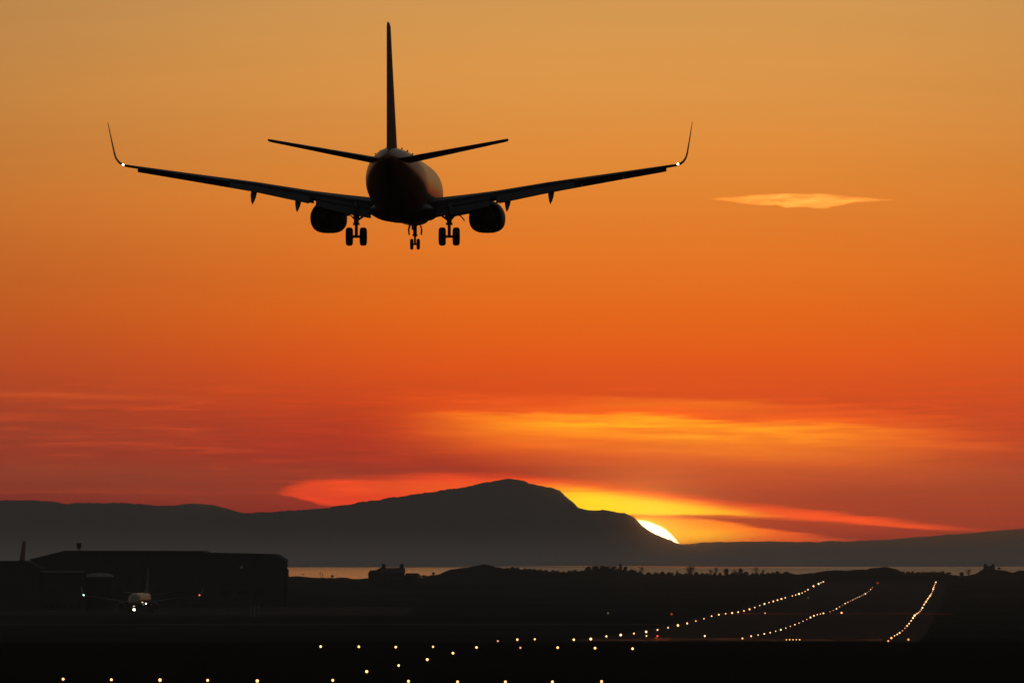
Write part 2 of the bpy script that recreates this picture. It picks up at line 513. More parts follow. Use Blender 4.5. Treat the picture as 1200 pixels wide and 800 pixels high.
RIDGE = [(-900, 672), (-300, 676), (0, 676), (300, 675), (350, 675.5), (400, 677), (430, 678), (488, 677.5), (500, 675), (515, 672), (530, 667.5), (545, 664.5), (558, 661.5), (567, 661),
         (580, 664), (600, 665.3), (610, 666.5), (625, 668), (650, 669.5), (660, 670), (676, 669.5), (684, 668), (700, 666.8), (725, 667.3), (737, 669.3), (742, 671), (760, 672.5), (800, 673.3), (850, 673.2), (900, 673),
         (930, 672.3), (950, 671), (965, 668.6), (985, 667.3), (997, 668), (1010, 666.5), (1025, 665.2), (1040, 664.6), (1048, 667), (1056, 671), (1070, 672.5), (1100, 672), (1115, 672),
         (1122, 674), (1140, 673.5), (1150, 668.4), (1155, 665.4), (1165, 665.4), (1172, 667.4), (1178, 669), (1187, 671), (1196, 668.5), (1206, 667.5), (1300, 671), (1700, 674), (2200, 676)]
RD = 5650.0


def ridge_z(x):
    px = x / RD * F + 600
    y = interp(RIDGE, px)
    y += (1.3 * mnoise.noise(Vector((px * 0.8, 2.2, 7.0))) + 1.0 * mnoise.noise(Vector((px * 2.1, 4.4, 1.0)))) * (1.0 if 675 < px < 930 or px > 1050 else 0.35)
    y += 1.5 * (mnoise.noise(Vector((px * 0.09, 3.1, 0.4)))) + 0.9 * mnoise.noise(Vector((px * 0.35, 9.1, 0.2)))
    return CAMZ - (y - HY) / F * RD


def ground_z(x, d):
    z = gz(d)
    if abs(x) < 900 and d < 900:      # the photographer's hill
        r2 = (x / 420.0) ** 2 + (d / 420.0) ** 2 if d > 0 else (x / 420.0) ** 2 + (d / 900.0) ** 2
        # stays well under the line of sight to the nearest lights
        z = z + 15.0 * math.exp(-2.2 * r2)
    if d > 5350:
        rz = ridge_z(x)
        if d <= RD:
            t = (d - 5350) / (RD - 5350); t = t * t * (3 - 2 * t)
            z = z + (rz - z) * t
        elif d <= 5990:
            t = (d - RD) / (5990 - RD); t = t * t * (3 - 2 * t)
            z = rz + (-20.0 - rz) * t
        else:
            z = -20.0
    return z


xs = sorted(set([-4500, -3500, -2500, -1800, -1300, -1000, -800, -650, -520, -430, -360] + [i * 2.0 for i in range(-160, 161)] + [360, 430, 520, 650, 800, 1000, 1300, 1800, 2500, 3500, 4500]))
ds = [-2500, -1500, -900, -600] + list(range(-400, 1000, 50)) + [1000, 1200, 1400, 1600, 1800, 1900, 1940] + [q[0] for q in PROF[3:-2]] + [5300, 5350, 5400, 5450, 5500, 5540, 5570, 5600, 5620, 5640, RD, 5660, 5680, 5700, 5740, 5790, 5850, 5920, 5990, 6100]
bm = bmesh.new()
grid = [[bm.verts.new((x, d, ground_z(x, d))) for x in xs] for d in ds]
for a, b in zip(grid, grid[1:]):
    for i in range(len(xs) - 1): bm.faces.new((a[i], a[i + 1], b[i + 1], b[i]))


def ground_mat():
    m = bpy.data.materials.new('dark_grass'); m.use_nodes = True
    nt = m.node_tree; b = nt.nodes['Principled BSDF']
    b.inputs['Roughness'].default_value = 1.0; b.inputs['Specular IOR Level'].default_value = 0.0
    tc = nt.nodes.new('ShaderNodeTexCoord'); sp = nt.nodes.new('ShaderNodeSeparateXYZ'); nt.links.new(tc.outputs['Object'], sp.inputs[0])
    mp = nt.nodes.new('ShaderNodeMapping'); mp.inputs['Scale'].default_value = (0.02, 0.004, 0.02); nt.links.new(tc.outputs['Object'], mp.inputs[0])
    n = nt.nodes.new('ShaderNodeTexNoise'); n.inputs['Scale'].default_value = 1.0; n.inputs['Detail'].default_value = 7; nt.links.new(mp.outputs[0], n.inputs['Vector'])
    mown = nt.nodes.new('ShaderNodeValToRGB')
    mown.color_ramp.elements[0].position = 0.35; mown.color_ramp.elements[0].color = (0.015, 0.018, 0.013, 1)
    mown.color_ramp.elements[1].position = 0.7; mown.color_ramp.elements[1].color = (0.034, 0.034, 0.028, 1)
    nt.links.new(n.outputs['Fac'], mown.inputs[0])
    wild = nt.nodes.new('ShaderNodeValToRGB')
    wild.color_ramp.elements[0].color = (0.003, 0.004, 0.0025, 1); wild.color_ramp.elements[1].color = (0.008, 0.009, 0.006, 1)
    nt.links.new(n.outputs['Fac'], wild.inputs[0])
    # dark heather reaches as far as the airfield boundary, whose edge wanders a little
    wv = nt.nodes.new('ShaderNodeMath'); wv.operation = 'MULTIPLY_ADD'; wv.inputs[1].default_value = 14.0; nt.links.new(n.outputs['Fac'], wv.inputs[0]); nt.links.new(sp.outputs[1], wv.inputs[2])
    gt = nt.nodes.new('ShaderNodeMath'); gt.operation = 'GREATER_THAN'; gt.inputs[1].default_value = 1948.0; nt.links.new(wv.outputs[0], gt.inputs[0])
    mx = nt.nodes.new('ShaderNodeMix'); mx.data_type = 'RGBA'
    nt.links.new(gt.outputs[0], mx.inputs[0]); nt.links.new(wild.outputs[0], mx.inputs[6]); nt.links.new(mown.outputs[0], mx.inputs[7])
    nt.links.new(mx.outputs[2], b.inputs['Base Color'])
    return m


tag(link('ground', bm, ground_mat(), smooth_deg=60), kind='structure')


def strip(name, rows, m, lift):
    """a paved sheet that follows the ground: rows of (d, x_left, x_right)"""
    dd = sorted(set([r[0] for r in rows] + [d for d in ds if rows[0][0] < d < rows[-1][0]]))
    bm = bmesh.new()
    pr = None
    for d in dd:
        xl = interp([(r[0], r[1]) for r in rows], d); xr = interp([(r[0], r[2]) for r in rows], d)
        n = max(2, int((xr - xl) / 8) + 1)
        row = [bm.verts.new((xl + (xr - xl) * i / n, d, gz(d) + lift)) for i in range(n + 1)] if pr is None else None
        if pr is None: pr = row; N = n; continue
        row = [bm.verts.new((xl + (xr - xl) * i / N, d, gz(d) + lift)) for i in range(N + 1)]
        for i in range(N): bm.faces.new((pr[i], pr[i + 1], row[i + 1], row[i]))
        pr = row
    return tag(link(name, bm, m), kind='structure')


def XL(d): return 0.039685 * d - 64.14
WID = 51.5

m_asph = mat('worn_asphalt', (0.024, 0.024, 0.026), 1.0, 0.02, var=0.3, scale=0.05)
m_conc = mat('old_concrete', (0.075, 0.072, 0.066), 1.0, 0.0, var=0.25, scale=0.06)


def wet_mat(name, lo, hi, rough):
    """damp paving: puddled patches shine, the rest is matt"""
    m = bpy.data.materials.new(name); m.use_nodes = True
    nt = m.node_tree; b = nt.nodes['Principled BSDF']
    b.inputs['Base Color'].default_value = (0.035, 0.035, 0.036, 1); b.inputs['Roughness'].default_value = rough
    tc = nt.nodes.new('ShaderNodeTexCoord'); mp = nt.nodes.new('ShaderNodeMapping'); mp.inputs['Scale'].default_value = (0.09, 0.012, 0.05)
    n = nt.nodes.new('ShaderNodeTexNoise'); n.inputs['Scale'].default_value = 1.0; n.inputs['Detail'].default_value = 4
    nt.links.new(tc.outputs['Object'], mp.inputs[0]); nt.links.new(mp.outputs[0], n.inputs['Vector'])
    mr = nt.nodes.new('ShaderNodeMapRange'); mr.inputs[1].default_value = 0.42; mr.inputs[2].default_value = 0.72
    mr.inputs[3].default_value = lo; mr.inputs[4].default_value = hi
    nt.links.new(n.outputs['Fac'], mr.inputs[0])
    dif = nt.nodes.new('ShaderNodeBsdfDiffuse'); dif.inputs[0].default_value = (0.035, 0.035, 0.036, 1)
    gl = nt.nodes.new('ShaderNodeBsdfGlossy'); gl.inputs['Roughness'].default_value = rough; gl.inputs[0].default_value = (0.85, 0.5, 0.4, 1)  # gloss tinted red to paint in the red of the reflected sky
    ms = nt.nodes.new('ShaderNodeMixShader')
    nt.links.new(mr.outputs[0], ms.inputs[0]); nt.links.new(dif.outputs[0], ms.inputs[1]); nt.links.new(gl.outputs[0], ms.inputs[2])
    nt.links.new(ms.outputs[0], nt.nodes['Material Output'].inputs[0])
    return m


strip('runway', [(1946, XL(1946) - 5, XL(1946) + WID + 5), (5240, XL(5240) - 5, XL(5240) + WID + 5)], m_asph, 0.05)
strip('taxiway', [(2640, -300, XL(2640) - 6), (2690, -300, XL(2690) - 6)], m_conc, 0.05)
strip('apron', [(3050, -420, -30), (3560, -420, -30)], m_asph, 0.05)
strip('wet_paving', [(1965, XL(1965) - 2, XL(1965) + 50), (2060, XL(2060) - 2, XL(2060) + 50)], wet_mat('damp_threshold_paving', 0.015, 0.15, 0.2), 0.10)
strip('wet_crossing', [(3150, 54, 122), (3235, 57, 125)], wet_mat('damp_crossing_paving', 0.06, 0.16, 0.05), 0.10)
# painted centre line and threshold bars
bm = bmesh.new()
for k in range(0, 52):
    d0 = 2120 + k * 60; d1 = d0 + 32
    for s in (0,):
        q = []
        for d in (d0, d1):
            xc = XL(d) + WID / 2
            q.append([(xc - 0.5, d, gz(d) + 0.14), (xc + 0.5, d, gz(d) + 0.14)])
        bm.faces.new([bm.verts.new(p) for p in (q[0][0], q[0][1], q[1][1], q[1][0])])
for k in range(12):
    xo = 4.5 + k * 3.7 + (2.0 if k > 5 else 0)
    q = []
    for d in (2068, 2100):
        q.append([(XL(d) + xo, d, gz(d) + 0.14), (XL(d) + xo + 1.8, d, gz(d) + 0.14)])
    bm.faces.new([bm.verts.new(p) for p in (q[0][0], q[0][1], q[1][1], q[1][0])])
tag(link('runway_marking', bm, mat('worn_white_paint', (0.10, 0.10, 0.10), 1.0, 0.0, var=0.3, scale=0.4)), kind='structure')


def sea_mat():
    m = bpy.data.materials.new('sea_water'); m.use_nodes = True
    nt = m.node_tree; b = nt.nodes['Principled BSDF']
    b.inputs['Base Color'].default_value = (0.012, 0.018, 0.022, 1); b.inputs['Roughness'].default_value = 0.22
    b.inputs['IOR'].default_value = 1.33
    tc = nt.nodes.new('ShaderNodeTexCoord'); mp = nt.nodes.new('ShaderNodeMapping'); mp.inputs['Scale'].default_value = (0.06, 0.02, 0.05)
    n = nt.nodes.new('ShaderNodeTexNoise'); n.inputs['Scale'].default_value = 1.0; n.inputs['Detail'].default_value = 6
    nt.links.new(tc.outputs['Object'], mp.inputs[0]); nt.links.new(mp.outputs[0], n.inputs['Vector'])
    bp = nt.nodes.new('ShaderNodeBump'); bp.inputs['Strength'].default_value = 0.10; bp.inputs['Distance'].default_value = 1.0
    nt.links.new(n.outputs['Fac'], bp.inputs['Height']); nt.links.new(bp.outputs[0], b.inputs['Normal'])
    # ruffled by the breeze near this shore, calm in the lee of the far one
    sp = nt.nodes.new('ShaderNodeSeparateXYZ'); nt.links.new(tc.outputs['Object'], sp.inputs[0])
    n2 = nt.nodes.new('ShaderNodeTexNoise'); n2.inputs['Scale'].default_value = 0.0016; n2.inputs['Detail'].default_value = 7; nt.links.new(tc.outputs['Object'], n2.inputs['Vector'])
    ma = nt.nodes.new('ShaderNodeMath'); ma.operation = 'MULTIPLY_ADD'; ma.inputs[1].default_value = 5200.0
    nt.links.new(n2.outputs['Fac'], ma.inputs[0]); nt.links.new(sp.outputs[1], ma.inputs[2])
    mr = nt.nodes.new('ShaderNodeMapRange'); mr.inputs[1].default_value = 17300.0; mr.inputs[2].default_value = 18500.0
    mr.inputs[3].default_value = 1.0; mr.inputs[4].default_value = 0.03
    # the breeze is stronger off to the right
    mw = nt.nodes.new('ShaderNodeMapRange'); mw.inputs[1].default_value = -130.0; mw.inputs[2].default_value = 60.0
    mw.inputs[3].default_value = 0.13; mw.inputs[4].default_value = 0.27
    nt.links.new(sp.outputs[0], mw.inputs[0])
    ml = nt.nodes.new('ShaderNodeMath'); ml.operation = 'MULTIPLY'
    nt.links.new(ma.outputs[0], mr.inputs[0]); nt.links.new(mr.outputs[0], ml.inputs[0]); nt.links.new(mw.outputs[0], ml.inputs[1])
    nt.links.new(ml.outputs[0], b.inputs['Roughness'])
    mb = nt.nodes.new('ShaderNodeMapRange'); mb.inputs[1].default_value = 14800.0; mb.inputs[2].default_value = 18200.0
    mb.inputs[3].default_value = 0.10; mb.inputs[4].default_value = 0.0
    nt.links.new(ma.outputs[0], mb.inputs[0]); nt.links.new(mb.outputs[0], bp.inputs['Strength'])
    return m


bm = bmesh.new()
sx = [-7000, -3500, -1500, -500, 0, 500, 1500, 3500, 7000]; sy = [5200, 6500, 9000, 14000, 20000, 29000]
g = [[bm.verts.new((x, y, -15.0)) for x in sx] for y in sy]
for a, b in zip(g, g[1:]):
    for i in range(len(sx) - 1): bm.faces.new((a[i], a[i + 1], b[i + 1], b[i]))
tag(link('sea', bm, sea_mat()), kind='structure')

HILLS = [(-1300, 600), (-800, 580), (-300, 592), (-50, 587), (0, 586), (25, 585.5), (60, 587), (75, 589.5), (100, 589), (130, 589), (160, 590), (190, 592), (200, 592), (215, 590.2), (235, 590), (255, 593),
         (270, 597), (283, 600.5), (300, 600.8), (340, 600), (420, 604), (520, 622), (600, 640), (680, 652)]
MOUNT = [(180, 650), (250, 615), (283, 602.5), (300, 600.5), (330, 599), (360, 597), (380, 595), (400, 592), (440, 586), (470, 581.5), (500, 577), (530, 573), (550, 569), (570, 565), (585, 561.8), (600, 561), (612, 563), (620, 566.3),
         (630, 568), (645, 571), (655, 574), (660, 578), (668, 585), (678, 594.5), (690, 596.5), (710, 598), (730, 600.5), (742, 605), (750, 613), (760, 620.5), (770, 626), (780, 630), (790, 634.5), (798, 638), (815, 641), (840, 646), (880, 655)]
RIGHT_H = [(560, 660), (640, 645), (760, 638), (800, 637), (820, 635.5), (850, 634.5), (900, 634), (930, 634.6), (970, 634), (1000, 633.5), (1040, 632), (1060, 630), (1090, 628), (1120, 625.5), (1150, 623), (1180, 620.5), (1200, 619.5),
           (1250, 617), (1400, 606), (1700, 598), (2200, 612)]
m_hill = mat('heather_hillside', (0.035, 0.04, 0.026), 1.0, 0.0, var=0.4, scale=0.004)


def mountain(name, prof, d0, depth_f, depth_b, seed, rough):
    """a real ridge: foreshore slope, crest along the profile, back slope"""
    x0 = (prof[0][0] - 600) / F * d0; x1 = (prof[-1][0] - 600) / F * d0
    n = int((prof[-1][0] - prof[0][0]) / 2.2)
    ts = [-1.0, -0.86, -0.7, -0.54, -0.4, -0.28, -0.18, -0.1, -0.04, 0.0, 0.06, 0.15, 0.3, 0.5, 0.75, 1.0]
    bm = bmesh.new(); rows = []
    for t in ts:
        row = []
        for i in range(n + 1):
            px = prof[0][0] + (prof[-1][0] - prof[0][0]) * i / n
            x = (px - 600) / F * d0
            y = interp(prof, px) + rough * (0.9 * mnoise.noise(Vector((px * 0.06, seed, 0))) + 0.5 * mnoise.noise(Vector((px * 0.23, seed, 5))) + 0.35 * mnoise.noise(Vector((px * 0.45, seed, 9))))
            zc = CAMZ + (HY - y) / F * d0 + 16.5
            k = (1 - abs(t)) ** 1.25 if t < 0 else (1 - t) ** 1.1
            z = zc * k
            if t != 0: z += zc * 0.10 * abs(math.sin(t * math.pi)) * mnoise.noise(Vector((x * 0.006, t * 4, seed)))
            z = min(z, zc * (1 - 0.02 * min(1, abs(t) * 10)))
            row.append(bm.verts.new((x, d0 + (t * depth_f if t < 0 else t * depth_b), -16.5 + max(z, 0.0))))
        rows.append(row)
    for a, b in zip(rows, rows[1:]):
        for i in range(n): bm.faces.new((a[i], a[i + 1], b[i + 1], b[i]))
    return tag(link(name, bm, m_hill, smooth_deg=50), kind='structure')


mountain('hills', HILLS, 26200.0, 2200.0, 1200.0, 2.3, 1.2)
mountain('mountain', MOUNT, 25000.0, 1600.0, 1500.0, 6.7, 1.7)
mountain('hills_across_the_water', RIGHT_H, 27200.0, 2600.0, 1200.0, 9.9, 1.3)

# the air itself
bm = bmesh.new(); box(bm, -7500, 7500, -3000, 29400, -21.5, 206)
hz = link('haze', bm, bpy.data.materials.new('evening_haze')); tag(hz, kind='stuff')
hm = hz.data.materials[0]; hm.use_nodes = True
hm.node_tree.nodes.clear()
_o = hm.node_tree.nodes.new('ShaderNodeOutputMaterial'); _v = hm.node_tree.nodes.new('ShaderNodeVolumePrincipled')
_v.inputs['Density'].default_value = SIGMA; _v.inputs['Color'].default_value = (0.9, 0.87, 0.82, 1); _v.inputs['Anisotropy'].default_value = 0.25
_a = hm.node_tree.nodes.new('ShaderNodeVolumeScatter'); _a.inputs['Density'].default_value = AUREOLE; _a.inputs['Anisotropy'].default_value = 0.9972
_a.inputs['Color'].default_value = (1.0, 0.22, 0.10, 1)
_s = hm.node_tree.nodes.new('ShaderNodeAddShader')
hm.node_tree.links.new(_v.outputs[0], _s.inputs[0]); hm.node_tree.links.new(_a.outputs[0], _s.inputs[1])
hm.node_tree.links.new(_s.outputs[0], _o.inputs['Volume'])
# a bank of mist lying on the far water
bm = bmesh.new(); rings = []
for k in range(13):
    t = k / 12.0; z = -14.6 + 62.0 * t; q = (1 - t) ** 1.7
    y0, y1 = 17200 - 4700 * q, 17300 + 5900 * q
    rings.append([(-6500, y0, z), (6500, y0, z), (6500, y1, z), (-6500, y1, z)])
loft(bm, rings)
ms = link('sea_mist', bm, bpy.data.materials.new('sea_mist')); tag(ms, kind='stuff')
mm = ms.data.materials[0]; mm.use_nodes = True; mm.node_tree.nodes.clear()
_o = mm.node_tree.nodes.new('ShaderNodeOutputMaterial'); _v = mm.node_tree.nodes.new('ShaderNodeVolumePrincipled')
_v.inputs['Density'].default_value = 1.5e-4; _v.inputs['Color'].default_value = (0.98, 0.96, 0.93, 1); _v.inputs['Anisotropy'].default_value = 0.3
mm.node_tree.links.new(_v.outputs[0], _o.inputs['Volume'])
hz.visible_shadow = True


# ------------------------------------------------------------------ airliners
def foil(x0=0.0, x1=1.0, n=9):
    """closed aerofoil loop of (x, z) in unit chord and unit thickness ratio, from x0 to x1"""
    def t(x): return 5 * (0.2969 * math.sqrt(max(x, 0)) - 0.126 * x - 0.3516 * x * x + 0.2843 * x ** 3 - 0.1030 * x ** 4)
    q = [x0 + (x1 - x0) * (1 - math.cos(math.pi * i / n)) / 2 for i in range(n + 1)]
    up = [(x, t(x)) for x in reversed(q)]
    dn = [(x, -t(x)) for x in q]
    if x0 == 0: dn = dn[1:]
    if x1 >= 1: dn = dn[:-1] + [(1.0, -max(t(1.0), 0.001))]
    return up + dn


def section(le, chord, thick, up=(0, 0, 1), rot=0.0, x0=0.0, x1=1.0, n=9):
    """le = (x, s aft, z); rot turns the trailing edge down"""
    up = Vector(up); aft = Vector((0, -1, 0))
    a = aft * math.cos(rot) - up * math.sin(rot); w = up * math.cos(rot) + aft * math.sin(rot)
    o = Vector(le)
    return [o + a * (x * chord) + w * (z * thick * chord) for x, z in foil(x0, x1, n)]


S0 = 19.6           # station of the main gear, metres behind the nose
GEAR = 3.62         # body axis above the bottom of the wheels


def LP(x, s, z): return Vector((x, S0 - s, z + GEAR))


WING = [(1.2, 12.75, 8.5), (1.9, 13.1, 8.0), (3.6, 14.05, 6.65), (5.6, 15.15, 5.3), (9.0, 17.0, 4.1), (13.0, 19.15, 2.75), (16.9, 21.2, 1.55)]


def wing_at(y):
    le = interp([(a, b) for a, b, c in WING], y); c = interp([(a, b) for a, b, c in WING], y)
    c = interp([(a, cc) for a, b, cc in WING], y)
    z = -1.10 + 0.168 * (min(y, 9.0) - 1.7) + 0.142 * max(0.0, y - 9.0)
    t = interp([(1.2, 0.145), (5.6, 0.115), (16.9, 0.10)], y)
    return le, c, z, t


def wheel(parent, c, r, w, mname='wheel'):
    bm = bmesh.new()
    h = w / 2
    prof = [(-h * .8, r * .5), (-h, r * .62), (-h, r * .80), (-h * .82, r * .93), (-h * .45, r * .995), (0, r), (h * .45, r * .995), (h * .82, r * .93), (h, r * .80), (h, r * .62), (h * .8, r * .5)]
    disc_lathe(bm, c, (1, 0, 0), prof, 28)
    wo = link('wheel', bm, M['rubber'], parent, 40)
    bm = bmesh.new()
    disc_lathe(bm, c, (1, 0, 0), [(-h * .84, 0.02), (-h * .84, r * .3), (-h * .7, r * .49), (h * .7, r * .49), (h * .84, r * .3), (h * .84, 0.02)], 20)
    link('rim', bm, M['steel'], wo, 40)


def make_airliner(name, loc, rz, body, tailm, flaps, lights):
    root = empty(name, loc, rz)
    # body
    st = [(0.0, .04, -.60, -.70), (.12, .22, -.36, -.92), (.4, .50, -.06, -1.2), (1.0, .92, .36, -1.5), (1.8, 1.28, .84, -1.72), (2.6, 1.50, 1.34, -1.84), (3.4, 1.66, 1.66, -1.92), (4.6, 1.81, 1.88, -1.98), (6.2, 1.88, 1.99, -2.01),
          (10, 1.88, 2.0, -2.01), (15, 1.88, 2.0, -2.01), (20, 1.88, 2.0, -2.01), (24, 1.88, 2.0, -2.01), (26, 1.88, 2.0, -1.98), (27.5, 1.86, 2.0, -1.84), (29, 1.79, 2.0, -1.60), (30.5, 1.67, 1.99, -1.28),
          (32, 1.49, 1.97, -.90), (33.5, 1.26, 1.94, -.47), (35, .97, 1.88, .02), (36.3, .68, 1.79, .45), (37.3, .44, 1.67, .80), (37.9, .27, 1.54, 1.02), (38.15, .14, 1.42, 1.14)]
    bm = bmesh.new(); N = 56; rings = []
    for s, w, zt, zb in st:
        zc, h = (zt + zb) / 2, (zt - zb) / 2
        rings.append([LP(w * math.cos(2 * math.pi * k / N), s, zc + h * math.sin(2 * math.pi * k / N)) for k in range(N)])
    loft(bm, rings)
    fus = link('fuselage', bm, body, root, 50)
    bm = bmesh.new(); rings = []                        # wing-to-body fairing
    for s, w, zb in [(10.6, .3, -1.9), (11.6, 1.4, -2.0), (13, 1.9, -2.06), (15.5, 2.04, -2.1), (19, 2.04, -2.1), (21.5, 1.95, -2.08), (23.3, 1.5, -2.03), (24.8, .3, -1.92)]:
        zt = -.9 if w > 1 else -1.85
        zc, h = (zt + zb) / 2, (zt - zb) / 2
        rings.append([LP(w * math.copysign(abs(math.cos(a)) ** .9, math.cos(a)), s, zc + h * math.copysign(abs(math.sin(a)) ** .95, math.sin(a))) for a in [2 * math.pi * k / 32 for k in range(32)]])
    loft(bm, rings); link('belly_fairing', bm, M['paint_dark'], fus, 50)
    # windshield
    bm = bmesh.new()
    for side in (-1, 1):
        for a0, a1 in ((66, 88), (40, 63), (18, 37)):
            pts = []
            for s, aa in ((1.75, a0), (1.75, a1), (2.95, a1), (2.95, a0)):
                w = interp([(q[0], q[1]) for q in st], s) + .015; zt = interp([(q[0], q[2]) for q in st], s) + .015; zb = interp([(q[0], q[3]) for q in st], s)
                zc, h = (zt + zb) / 2, (zt - zb) / 2
                pts.append(LP(side * w * math.cos(R(aa)), s + (.5 if a0 < 40 else 0.2 if a0 < 60 else 0), zc + h * math.sin(R(aa))))
            bm.faces.new([bm.verts.new(p) for p in pts])
    link('windshield', bm, M['glass'], fus)
    for a in (38, 50, 62, 74, 106, 118, 130, 142):      # vortex fins ahead of the tail fin
        w, zt, zb = 1.70, 1.99, -1.3; zc, h = (zt + zb) / 2, (zt - zb) / 2
        nrm = Vector((math.cos(R(a)), 0, math.sin(R(a))))
        c = LP(w * math.cos(R(a)), 30.2, zc + h * math.sin(R(a))) - nrm * .05
        e = Vector((-nrm.z, 0, nrm.x)) * .03
        bm = bmesh.new()
        loft(bm, [[c + e, c - e, c - e + nrm * .14, c + e + nrm * .14], [p + Vector((0, -.35, 0)) for p in (c + e, c - e, c - e + nrm * .15, c + e + nrm * .15)]])
        link('vortex_fin', bm, M['paint_dark'], fus)
    for s, x in ((24.5, -.12), (9.0, .1)):
        z = -2.0
        bm = bmesh.new()
        loft(bm, [[LP(x - .07, s, z + .06), LP(x + .07, s, z + .06), LP(x + .07, s + .5, z + .06), LP(x - .07, s + .5, z + .06)],
                  [LP(x - .04, s + .25, z - .36), LP(x + .04, s + .25, z - .36), LP(x + .04, s + .55, z - .36), LP(x - .04, s + .55, z - .36)]])
        link('blade_antenna', bm, M['paint_dark'], fus)
    # fin and rudder
    FIN = [(1.5, 30.6, 6.75, .095), (2.2, 31.15, 6.2, .092), (4.5, 32.75, 5.0, .09), (7.0, 34.5, 3.75, .085), (9.05, 35.9, 2.75, .08), (9.28, 36.3, 2.3, .05)]
    def finr(x0, x1, zmin=0):
        return [section(LP(0, le, z), c, t, (1, 0, 0), 0, x0, x1) for z, le, c, t in FIN]
    bm = bmesh.new(); loft(bm, finr(0, .69)); fin = link('tail_fin', bm, tailm, root, 50)
    bm = bmesh.new(); loft(bm, finr(.70, 1.0)); link('rudder', bm, tailm, fin, 50)
    bm = bmesh.new()                                    # dorsal fillet
    loft(bm, [[LP(-.02, 26.6, 1.95), LP(.02, 26.6, 1.95), LP(0, 26.6, 2.0)], [LP(-.16, 30.0, 1.9), LP(.16, 30.0, 1.9), LP(0, 30.0, 2.6)], [LP(-.22, 31.8, 1.85), LP(.22, 31.8, 1.85), LP(0, 31.8, 3.05)]])
    link('dorsal_fillet', bm, tailm, fin, 40)
    for sg in (-1, 1):
        TP = [(.35, 32.6, 4.25, 1.02), (1.0, 33.0, 3.95, 1.12), (4.0, 34.75, 2.85, 1.66), (7.0, 36.5, 1.7, 2.20), (7.2, 36.8, 1.3, 2.24)]
        def tpr(x0, x1): return [section(LP(sg * y, le, z), c, .10, (0, 0, 1), R(-1.5), x0, x1) for y, le, c, z in TP]
        bm = bmesh.new(); loft(bm, tpr(0, .71)); tp = link('tailplane', bm, M['paint_dark'], root, 50)
        bm = bmesh.new(); loft(bm, tpr(.72, 1.0)); link('elevator', bm, M['paint_dark'], tp, 50)
    # wings
    for sg in (-1, 1):
        ys = [1.2, 1.9, 2.7, 3.6, 4.6, 5.6, 7.2, 9.0, 11.0, 13.0, 15.0, 16.9]
        inc = R(-1.0)
        def sec(y, x0, x1, rot=0.0, dx=0.0, dz=0.0, n=9):
            le, c, z, t = wing_at(y)
            return section(LP(sg * y, le + dx * c, z + dz * c), c, t, (0, 0, 1), inc * -1 * (1 - y / 20) + rot, x0, x1, n)
        bm = bmesh.new(); loft(bm, [sec(y, 0.0, .76) for y in ys]); wing = link('wing', bm, M['paint_grey'], root, 50)
        # flaps: a small aerofoil of its own, hinged below the trailing edge
        def flap(nm, y0, y1, cf, rot, dx, dz, k=5):
            bm = bmesh.new(); rg = []
            for i in range(k + 1):
                y = y0 + (y1 - y0) * i / k
                le, c, z, t = wing_at(y)
                rg.append(section(LP(sg * y, le + (0.76 + dx) * c, z + dz * c), cf * min(c, 6.4), .16, (0, 0, 1), rot, 0, 1))
            loft(bm, rg); return link(nm, bm, M['paint_grey'], wing, 50)
        if flaps:
            flap('inboard_flap', 2.05, 5.35, .165, R(36), .005, -.030)
            flap('inboard_fore_flap', 2.05, 5.35, .10, R(20), -.03, -.01)
            flap('outboard_flap', 5.75, 10.6, .165, R(34), .005, -.026)
        else:
            flap('inboard_flap', 2.05, 5.35, .24, R(2), 0, 0); flap('outboard_flap', 5.75, 10.6, .24, R(2), 0, 0)
        flap('aileron', 10.62, 16.3, .235, R(3), .004, .0)
        for y0, y1 in ((5.75, 8.35), (8.36, 10.95), (10.96, 13.55), (13.56, 16.25)):
            bm = bmesh.new(); rg = []
            for y in (y0, (y0 + y1) / 2, y1):
                le, c, z, t = wing_at(y)
                cs = .17 * c + .28
                if flaps: rg.append(section(LP(sg * y, le - .085 * c - .16, z - .052 * c - .17), cs, .13, (0, 0, 1), R(-27), 0, 1))
                else: rg.append(section(LP(sg * y, le - .012 * c, z - .004 * c), cs * .8, .34 * t / .1 * 1.0, (0, 0, 1), 0, 0, .7))
            loft(bm, rg); link('slat', bm, M['paint_grey'], wing, 50)
        if flaps:
            bm = bmesh.new(); rg = []                   # nose flap inboard of the engine
            for y in (2.3, 3.3, 4.3):
                le, c, z, t = wing_at(y); rg.append(section(LP(sg * y, le - .35, z - .75), .95, .08, (0, 0, 1), R(-48)))
            loft(bm, rg); link('nose_flap', bm, M['paint_grey'], wing, 50)
        for yf in (6.45, 9.15):                         # pointed flap-track fairings
            le, c, z, t = wing_at(yf); te = le + .78 * c
            droop = .95 if flaps else .30
            bm = bmesh.new(); rg = []
            for s, zz, w, h in ((te - 2.0, z - .22, .04, .04), (te - 1.5, z - .32, .15, .16), (te - .6, z - .42, .19, .24), (te + .15, z - .50 - droop * .18, .18, .27), (te + .8, z - .52 - droop * .50, .11, .17), (te + 1.25, z - .55 - droop * .74, .02, .03)):
                rg.append([LP(sg * yf + w * math.cos(2 * math.pi * k / 12), s, zz + h * math.sin(2 * math.pi * k / 12)) for k in range(12)])
            loft(bm, rg); link('flap_fairing', bm, M['paint_grey'], wing, 50)
        # blended winglet
        bm = bmesh.new(); rg = []
        le, c, z, t = wing_at(16.9)
